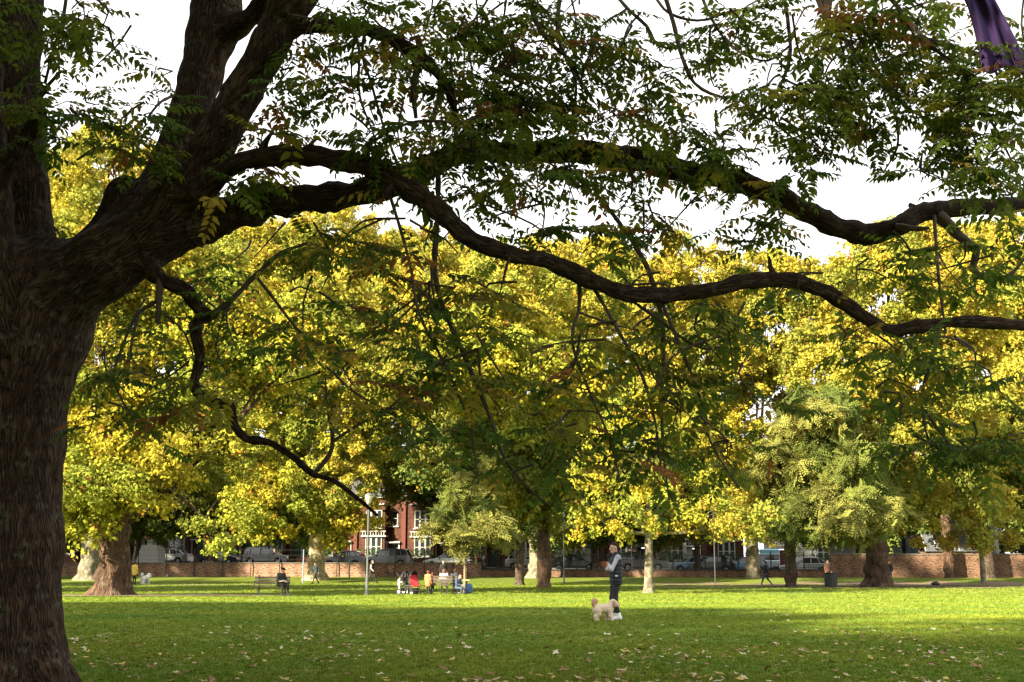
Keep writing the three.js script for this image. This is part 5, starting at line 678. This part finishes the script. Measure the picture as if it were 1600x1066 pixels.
function dog(o) {                                                    // faces +x; curly coat
  const B = [], c = o.coat, e = o.ears ?? c, bone = (a, b, ra, rb, color = c) => B.push({ a, b, ra, rb, color });
  bone([-0.17, 0.325, 0], [0.16, 0.335, 0], 0.105, 0.118); bone([-0.19, 0.30, 0], [-0.2, 0.27, 0], 0.095, 0.09); bone([0.14, 0.30, 0], [0.17, 0.25, 0], 0.10, 0.08);
  bone([0.17, 0.38, 0], [0.26, 0.46, 0.01], 0.08, 0.07); bone([0.26, 0.475, 0.01], [0.30, 0.46, 0.01], 0.082, 0.075); bone([0.32, 0.435, 0.015], [0.39, 0.405, 0.02], 0.05, 0.04); bone([0.425, 0.412, 0.02], [0.43, 0.412, 0.02], 0.016, 0.016, [0.02, 0.016, 0.014]);
  for (const s of [-1, 1]) { bone([0.26, 0.49, 0.01 + 0.07 * s], [0.265, 0.39, 0.01 + 0.095 * s], 0.028, 0.036, e); bone([0.345, 0.465, 0.015 + 0.035 * s], [0.347, 0.465, 0.015 + 0.035 * s], 0.012, 0.012, [0.015, 0.012, 0.01]);
    const f = s > 0 ? 0.03 : -0.05; bone([0.15, 0.25, 0.07 * s], [0.15 + f * 0.4, 0.13, 0.075 * s], 0.06, 0.048); bone([0.15 + f * 0.4, 0.13, 0.075 * s], [0.15 + f, 0.035, 0.075 * s], 0.048, 0.04); bone([0.15 + f, 0.03, 0.075 * s], [0.19 + f, 0.025, 0.075 * s], 0.036, 0.03);
    const q = s > 0 ? -0.03 : 0.06; bone([-0.19, 0.27, 0.065 * s], [-0.14 + q, 0.19, 0.075 * s], 0.085, 0.058); bone([-0.14 + q, 0.19, 0.075 * s], [-0.22 + q, 0.12, 0.075 * s], 0.055, 0.042); bone([-0.22 + q, 0.12, 0.075 * s], [-0.21 + q, 0.035, 0.075 * s], 0.042, 0.036); bone([-0.21 + q, 0.03, 0.075 * s], [-0.17 + q, 0.025, 0.075 * s], 0.035, 0.029); }
  const tl = o.tail ?? c; bone([-0.24, 0.37, 0], [-0.28, 0.45, 0], 0.035, 0.035, tl); bone([-0.28, 0.45, 0], [-0.25, 0.52, 0], 0.045, 0.055, tl); bone([-0.25, 0.52, 0], [-0.18, 0.52, 0], 0.055, 0.04, tl);
  const t = thing('dog', o.label, 'dog', o.at, o.turn); part('body', colouredMesh(B, 0.018, o.cell, (p) => 0.012 * nz(p[0] * 30, p[1] * 30, p[2] * 30) + 0.006 * nz(p[0] * 70, p[1] * 70, p[2] * 70)), new THREE.MeshStandardMaterial({ vertexColors: true, roughness: 1 }), t); t.scale.setScalar(o.size ?? 1); return t;
}
dog({ at: spot(942, 27.1), turn: 0.3, cell: 0.0095, size: 0.84, coat: [0.60, 0.47, 0.34], ears: [0.36, 0.22, 0.13], tail: [0.46, 0.27, 0.17], label: 'curly cream dog with raised tail beside the standing woman' });
// the reader on the bench
const oak = std(rgb(0.16, 0.125, 0.085), 0.8, { map: grainMap }), oak2 = std(rgb(0.21, 0.17, 0.12), 0.8, { map: grainMap }), iron = std(rgb(0.02, 0.021, 0.02), 0.6);
function bench(at_, turn, label, L = 1.65) {
  const t = thing('park_bench', label, 'bench', at_, turn, 'benches in the park'); for (let k = 0; k < 4; k++) part('seat_slat', boxG(L, 0.035, 0.095, 0, 0.44, -0.14 + k * 0.115, 0.008), k % 2 ? oak : oak2, t); for (let k = 0; k < 3; k++) { const b = boxG(L, 0.095, 0.03, 0, 0, 0, 0.008); b.rotateX(-0.2); b.translate(0, 0.58 + k * 0.125, -0.235 - k * 0.026); part('back_slat', b, k % 2 ? oak2 : oak, t); }
  for (const s of [-1, 1]) { const x = s * (L / 2 - 0.22); part('leg', merged([boxG(0.06, 0.43, 0.07, x, 0.21, 0.2), boxG(0.06, 0.43, 0.07, x, 0.21, -0.2), boxG(0.05, 0.05, 0.5, x, 0.40, 0), boxG(0.09, 0.03, 0.12, x, 0.015, 0.21), boxG(0.09, 0.03, 0.12, x, 0.015, -0.21)]), iron, t); const b = boxG(0.05, 0.5, 0.05, 0, 0.25, 0); b.rotateX(-0.2); b.translate(x, 0.42, -0.24); part('back_support', b, iron, t); part('armrest', merged([boxG(0.06, 0.035, 0.46, s * (L / 2 - 0.04), 0.66, -0.01, 0.01), boxG(0.04, 0.26, 0.04, s * (L / 2 - 0.04), 0.53, 0.19)]), iron, t); }
  return t;
}
{
  const p = spot(426, 58); bench(p, 0.12, 'weathered slatted bench with a seated reader near the massive trunk'); const q = spot(439, 57.95);
  person({ pose: 'sit', at: [q[0], q[1], q[2] + 0.02], turn: 0.75, height: 1.72, cell: 0.018, fine: 0.009, cap: [0.012, 0.011, 0.011], coat: 0.12, label: 'person in dark coat and cap sitting on the bench looking down', colors: { top: [0.016, 0.014, 0.015], legs: [0.015, 0.014, 0.014], shoes: blackC } });
  const b = thing('newspaper', 'pale folded paper in the seated reader\'s hands', 'paper', [q[0] + 0.19, q[1] + 0.69, q[2] + 0.26], 0.75), pm = std(rgb(0.55, 0.54, 0.52), 0.9); for (const s of [-1, 1]) { const g = boxG(0.2, 0.012, 0.28, s * 0.1, 0, 0); g.rotateZ(-s * 0.25); g.translate(0, 0.02, 0); part('page', g, pm, b); }
}
const N = 'people in the park';
person({ pose: 'walk', at: spot(494, 93), turn: 0.35 - 1.1, height: 1.68, cell: 0.024, cap: [0.02, 0.016, 0.015], coat: 0.3, bulk: 1.1, label: 'walker in dark quilted coat before the pale trunk', group: N, colors: { top: [0.02, 0.026, 0.03], legs: blackC, shoes: blackC } });
person({ pose: 'walk', at: spot(581, 97), turn: 1.2, height: 1.75, cell: 0.024, hair: [0.2, 0.16, 0.12], bulk: 1.08, label: 'person in black with white shoulder passing behind the lamp post', group: N, colors: { top: [0.018, 0.018, 0.02], sleeves: [0.42, 0.42, 0.42], legs: blackC, shoes: blackC } });
person({ pose: 'stand', at: spot(211, 88), turn: 2.8, height: 1.62, cell: 0.024, hair: [0.08, 0.05, 0.03], coat: 0.25, bulk: 1.1, label: 'person in yellow jacket beside the massive brown trunk', group: N, colors: { top: [0.62, 0.42, 0.07], legs: blackC, shoes: blackC } });
dog({ at: spot(228, 89), turn: 1.2, cell: 0.02, size: 1.45, coat: [0.6, 0.58, 0.54], label: 'fluffy white dog beside the person in yellow' });
person({ pose: 'walk', at: spot(1197, 84), turn: -1.9, height: 1.68, cell: 0.024, hair: [0.06, 0.03, 0.02], bulk: 1.1, coat: 0.1, label: 'walker in black top and blue jeans near the grey trunk', group: N, colors: { top: [0.014, 0.014, 0.016], legs: jeans, shoes: [0.3, 0.3, 0.3] } });
person({ pose: 'stand', at: spot(1293, 92), turn: 0.4, height: 1.75, cell: 0.024, hair: [0.1, 0.05, 0.03], bulk: 1.08, label: 'person in brown jacket standing behind the litter bin', group: N, colors: { top: [0.17, 0.085, 0.05], legs: [0.03, 0.03, 0.04], shoes: blackC } });
person({ pose: 'stand', at: spot(1390, 93), turn: -0.8, height: 1.7, cell: 0.024, hair: [0.02, 0.015, 0.012], coat: 0.3, label: 'person in dark coat beside the thick fluted trunk', group: N, colors: { top: blackC, legs: blackC, shoes: blackC } });
// the group round the second bench
{
  const D = 60.5, p = spot(692, D); bench(p, Math.PI - 0.05, 'slatted bench seen from behind with the picnic group on it', 1.5);
  const seat = (px, dz) => { const q = spot(px, D); return [q[0], p[1], -D + dz]; };
  person({ pose: 'sit', at: seat(694, 0.02), turn: Math.PI, height: 1.6, cell: 0.018, fine: 0.01, hair: [0.12, 0.06, 0.035], hairExtra: [[[-0.07, 0.0], [-0.1, -0.14], 0.06, 0.035]], label: 'person in white top sitting on the bench, seen from behind', group: N, colors: { top: white, legs: [0.5, 0.48, 0.45], shoes: [0.5, 0.5, 0.5] } });
  person({ pose: 'sit', at: seat(709, 0.02), turn: Math.PI - 0.5, height: 1.62, cell: 0.018, fine: 0.01, hair: [0.05, 0.025, 0.015], label: 'person in dark blue sitting at the end of the bench', group: N, colors: { top: [0.025, 0.028, 0.05], legs: [0.05, 0.06, 0.1], shoes: white } });
  person({ pose: 'sit', at: [spot(716, D)[0], p[1] - 0.12, -D + 0.6], turn: 0.9, height: 1.45, cell: 0.018, hair: [0.09, 0.04, 0.025], label: 'crouching person in blue denim with pale shoes by the bench end', group: N, colors: { top: [0.05, 0.075, 0.13], legs: [0.05, 0.07, 0.12], shoes: white } });
  person({ pose: 'stand', at: spot(669, 59.5), turn: 2.6, height: 1.12, cell: 0.016, fine: 0.009, hair: [0.16, 0.055, 0.03], coat: 0.5, bulk: 1.25, label: 'child in orange brown coat standing by the bench', group: N, colors: { top: [0.40, 0.17, 0.07], legs: blackC, shoes: blackC } });
  person({ pose: 'stand', at: spot(625, 60), turn: 1.2, height: 0.86, cell: 0.014, fine: 0.009, hair: [0.2, 0.1, 0.05], bulk: 1.25, coat: 0.15, label: 'toddler in white coat pushing a dark pushchair', group: N, joints: { elbowL: [0.2, 1.15, 0.16], elbowR: [-0.2, 1.15, 0.16], handL: [0.12, 1.22, 0.4], handR: [-0.12, 1.22, 0.4], head: [0, 1.6, 0.06] }, colors: { top: [0.62, 0.58, 0.52], legs: [0.55, 0.5, 0.44], shoes: white } });
  person({ pose: 'stand', at: spot(693, 88), turn: 0.2, height: 1.72, cell: 0.024, hair: [0.02, 0.015, 0.012], bulk: 1.1, label: 'person all in black standing beyond the bench', group: N, colors: { top: blackC, legs: blackC, shoes: blackC } });
  const red = person({ pose: 'sit', at: [spot(677, D)[0], p[1] + 0.0, -D + 0.05], turn: Math.PI + 0.3, height: 1.2, cell: 0.018, hair: [0.1, 0.05, 0.03], label: 'small child in red sitting on the bench beside the orange coat', group: N, colors: { top: [0.30, 0.03, 0.04], legs: blackC, shoes: blackC } }); red.position.y += 0.13;
  // pushchairs
  const chair = (at_, turn, seatC, label) => {
    const t = thing('pushchair', label, 'pushchair', at_, turn, 'pushchairs by the bench'), frame = std(rgb(0.03, 0.03, 0.035), 0.5), cloth = std(rgb(0.014, 0.014, 0.018), 0.9), sc = std(rgb(...seatC), 0.85);
    const w = (x, z, r0) => { const wh = new THREE.Group(); wh.name = 'wheel'; wh.position.set(x, r0, z); wh.rotation.y = Math.PI / 2; t.add(wh); part('tyre', new THREE.TorusGeometry(r0 - 0.02, 0.022, 6, 16), tyreM, wh); part('hub', new THREE.CylinderGeometry(r0 * 0.6, r0 * 0.6, 0.02, 12).rotateX(Math.PI / 2), std(rgb(0.35, 0.35, 0.36), 0.5), wh); };
    for (const s of [-1, 1]) { w(s * 0.26, -0.3, 0.14); w(s * 0.2, 0.34, 0.1); part('frame', merged([barG(V(s * 0.24, 0.14, -0.3), V(s * 0.22, 0.62, 0.05), 0.016), barG(V(s * 0.2, 0.12, 0.34), V(s * 0.23, 1.0, -0.42), 0.016)]), frame, t); } part('handle', barG(V(-0.23, 1.0, -0.42), V(0.23, 1.0, -0.42), 0.02), frame, t);
    const back = boxG(0.4, 0.55, 0.06, 0, 0, 0, 0.02); back.rotateX(-0.35); back.translate(0, 0.68, -0.1); part('backrest', back, sc, t); part('seat', boxG(0.4, 0.07, 0.34, 0, 0.42, 0.12, 0.02), sc, t); part('footrest', boxG(0.34, 0.03, 0.16, 0, 0.2, 0.4, 0.01), frame, t); part('basket', boxG(0.4, 0.14, 0.42, 0, 0.24, -0.02, 0.04), cloth, t);
    const hood = new THREE.SphereGeometry(0.3, 16, 10, 0, Math.PI, 0, Math.PI * 0.62); hood.rotateX(-1.9); hood.scale(0.78, 1, 1); hood.translate(0, 0.82, -0.02); part('hood', hood, new THREE.MeshStandardMaterial({ color: rgb(0.014, 0.014, 0.02), roughness: 0.9, side: THREE.DoubleSide }), t); return t;
  };
  chair(spot(636, 60), 1.2, [0.05, 0.05, 0.06], 'dark grey pushchair held by the toddler in white'); chair(spot(648, 59.6), 0.4, [0.42, 0.02, 0.03], 'black pushchair with a red seat beside the bench');
  const bag = thing('rucksack', 'blue rucksack on the grass beside the wooden stake', 'bag', spot(733, 61), 0.3); part('body', new RoundedBoxGeometry(0.36, 0.5, 0.26, 4, 0.1).translate(0, 0.25, 0), std(rgb(0.07, 0.14, 0.26), 0.85), bag); part('pocket', new RoundedBoxGeometry(0.26, 0.22, 0.1, 3, 0.04).translate(0, 0.17, 0.15), std(rgb(0.05, 0.1, 0.2), 0.85), bag); for (const s of [-1, 1]) part('strap', new THREE.TorusGeometry(0.16, 0.018, 6, 14, Math.PI).rotateZ(Math.PI / 2).rotateY(Math.PI / 2).translate(s * 0.09, 0.28, -0.13), std(rgb(0.02, 0.03, 0.05), 0.9), bag);
  const st = spot(725.5, 61.6), stake = thing('tree_stake', 'pale wooden stake with a cross strap beside the young feathery tree', 'stake', st); part('post', merged([boxG(0.07, 1.35, 0.07, 0, 0.62, 0), cylG(0.05, 0.02, 0.08, 0, 1.33, 0, 4)]), std(rgb(0.5, 0.33, 0.17), 0.85, { map: grainMap }), stake); part('strap', boxG(0.36, 0.06, 0.012, 0.08, 0.66, 0.042), std(rgb(0.45, 0.33, 0.2), 0.9), stake);
}
// ---------------------------------------------------------------- lamp posts, poles, litter bin, cloth in the branches
const galv = std(rgb(0.11, 0.12, 0.12), 0.7), opal = std(rgb(0.5, 0.48, 0.38), 0.5);
function lamp(px, d, h, label) {
  const t = thing('lamp_post', label, 'lamp', spot(px, d), 0, 'lamp posts in the park'); part('base', new THREE.LatheGeometry([[0.001, 0], [0.12, 0], [0.12, 0.06], [0.075, 0.1], [0.07, 0.9], [0.05, 1.0]].map((q) => new THREE.Vector2(...q)), 14), galv, t); part('pole', cylG(0.048, 0.036, h - 1.3, 0, 1 + (h - 1.3) / 2, 0, 12), galv, t);
  part('lantern', new THREE.LatheGeometry([[0.04, 0], [0.1, 0.03], [0.19, 0.36], [0.17, 0.4]].map((q) => new THREE.Vector2(q[0], q[1] + h - 0.36)), 16), opal, t); part('cap', new THREE.LatheGeometry([[0.2, 0], [0.19, 0.04], [0.09, 0.11], [0.001, 0.14]].map((q) => new THREE.Vector2(q[0], q[1] + h + 0.03)), 16), galv, t); part('collar', cylG(0.07, 0.07, 0.06, 0, h - 0.36, 0, 12), galv, t); return t;
}
lamp(574, 58.6, 4.65, 'slim grey lamp post with pale lantern in front of the lit leaves'); lamp(881, 96, 5.4, 'lamp post with white lantern behind the leaves near the woman');
function pole(px, d, h, m, label) { const t = thing('pole', label, 'pole', spot(px, d), 0, 'poles in the park'); part('shaft', cylG(0.05, 0.045, h, 0, h / 2 - 0.02, 0, 10), m, t); part('cap', new THREE.SphereGeometry(0.055, 10, 6).translate(0, h, 0), m, t); }
pole(474, 94, 2.5, std(rgb(0.22, 0.26, 0.32), 0.6), 'pale blue grey pole before the wall near the walker'); pole(546, 104, 2.9, galv, 'thin grey pole against the wall behind the lamp post'); pole(987, 96, 2.6, galv, 'thin grey pole just right of the woman'); pole(1117, 90, 5.2, std(rgb(0.04, 0.045, 0.045), 0.6), 'dark slim pole in front of the black hatchback');
{ const t = thing('litter_bin', 'dark grey slatted litter bin between the feathery tree and thick trunk', 'bin', spot(1297, 81), 0); part('drum', cylG(0.36, 0.38, 0.85, 0, 0.45, 0, 20), std(rgb(0.05, 0.055, 0.055), 0.6), t); for (let k = 0; k < 16; k++) { const b = boxG(0.09, 0.8, 0.03, 0, 0.46, 0.39); b.rotateY(k * Math.PI / 8); part('slat', b, std(rgb(0.075, 0.08, 0.08), 0.6), t); } part('rim', new THREE.TorusGeometry(0.38, 0.035, 8, 24).rotateX(Math.PI / 2).translate(0, 0.9, 0), iron, t); part('foot', cylG(0.3, 0.3, 0.05, 0, 0.02, 0, 18), iron, t); }
{ const g = new THREE.SphereGeometry(0.26, 14, 10), p = g.attributes.position; for (let i = 0; i < p.count; i++) { const k = 1 + 0.3 * nz(p.getX(i) * 6, p.getY(i) * 6, p.getZ(i) * 6); p.setXYZ(i, p.getX(i) * k * 1.2, Math.max(-0.12, p.getY(i) * k * 0.7), p.getZ(i) * k); } g.computeVertexNormals(); const b = single('rubbish_bag', g, std(rgb(0.012, 0.012, 0.014), 0.35), 'black bag lying under the straight grey trunk', 'bag'); const q = spot(1460, 86); b.position.set(q[0], q[1] + 0.12, q[2]); }
{ // cloth draped over a branch
  const n = 22, m = 26, pos = [], idx = [], pts = []; for (let j = 0; j <= m; j++) for (let i = 0; i <= n; i++) { const v = j / m, u = i / n, c = [lerp(1516, 1574, Math.pow(v, 0.8)), lerp(-30, 108, v)], half = lerp(20, 38, Math.pow(v, 1.2)), fold = Math.sin(u * 17 + v * 3) * 0.035 * (0.4 + v) + Math.sin(u * 8 - v * 5) * 0.03; const e = at(c[0] + (u - 0.5) * 2 * half, c[1] + 6 * Math.sin(u * 9) * v, 9.3 + fold); pts.push(e); pos.push(e.x, e.y, e.z); }
  for (let j = 0; j < m; j++) for (let i = 0; i < n; i++) { const a = j * (n + 1) + i; idx.push(a, a + n + 1, a + 1, a + 1, a + n + 1, a + n + 2); }
  const count = pos.length / 3, all = pos.slice(); for (let i = 0; i < count; i++) all.push(pos[i * 3], pos[i * 3 + 1], pos[i * 3 + 2] - 0.02); const I = idx.slice(); for (let i = 0; i < idx.length; i += 3) I.push(idx[i] + count, idx[i + 2] + count, idx[i + 1] + count);
  const rim = (a, b) => I.push(a, b, a + count, b, b + count, a + count); for (let i = 0; i < n; i++) { rim(i, i + 1); rim(m * (n + 1) + i + 1, m * (n + 1) + i); } for (let j = 0; j < m; j++) { rim((j + 1) * (n + 1), j * (n + 1)); rim(j * (n + 1) + n, (j + 1) * (n + 1) + n); }
  const g = new THREE.BufferGeometry(); g.setAttribute('position', new THREE.Float32BufferAttribute(all, 3)); g.setIndex(I); g.computeVertexNormals(); single('hanging_cloth', g, std(rgb(0.040, 0.016, 0.095), 0.9, { side: THREE.DoubleSide }), 'purple cloth caught high in the near tree\'s branches', 'cloth');
}
renderer.render(scene, camera);
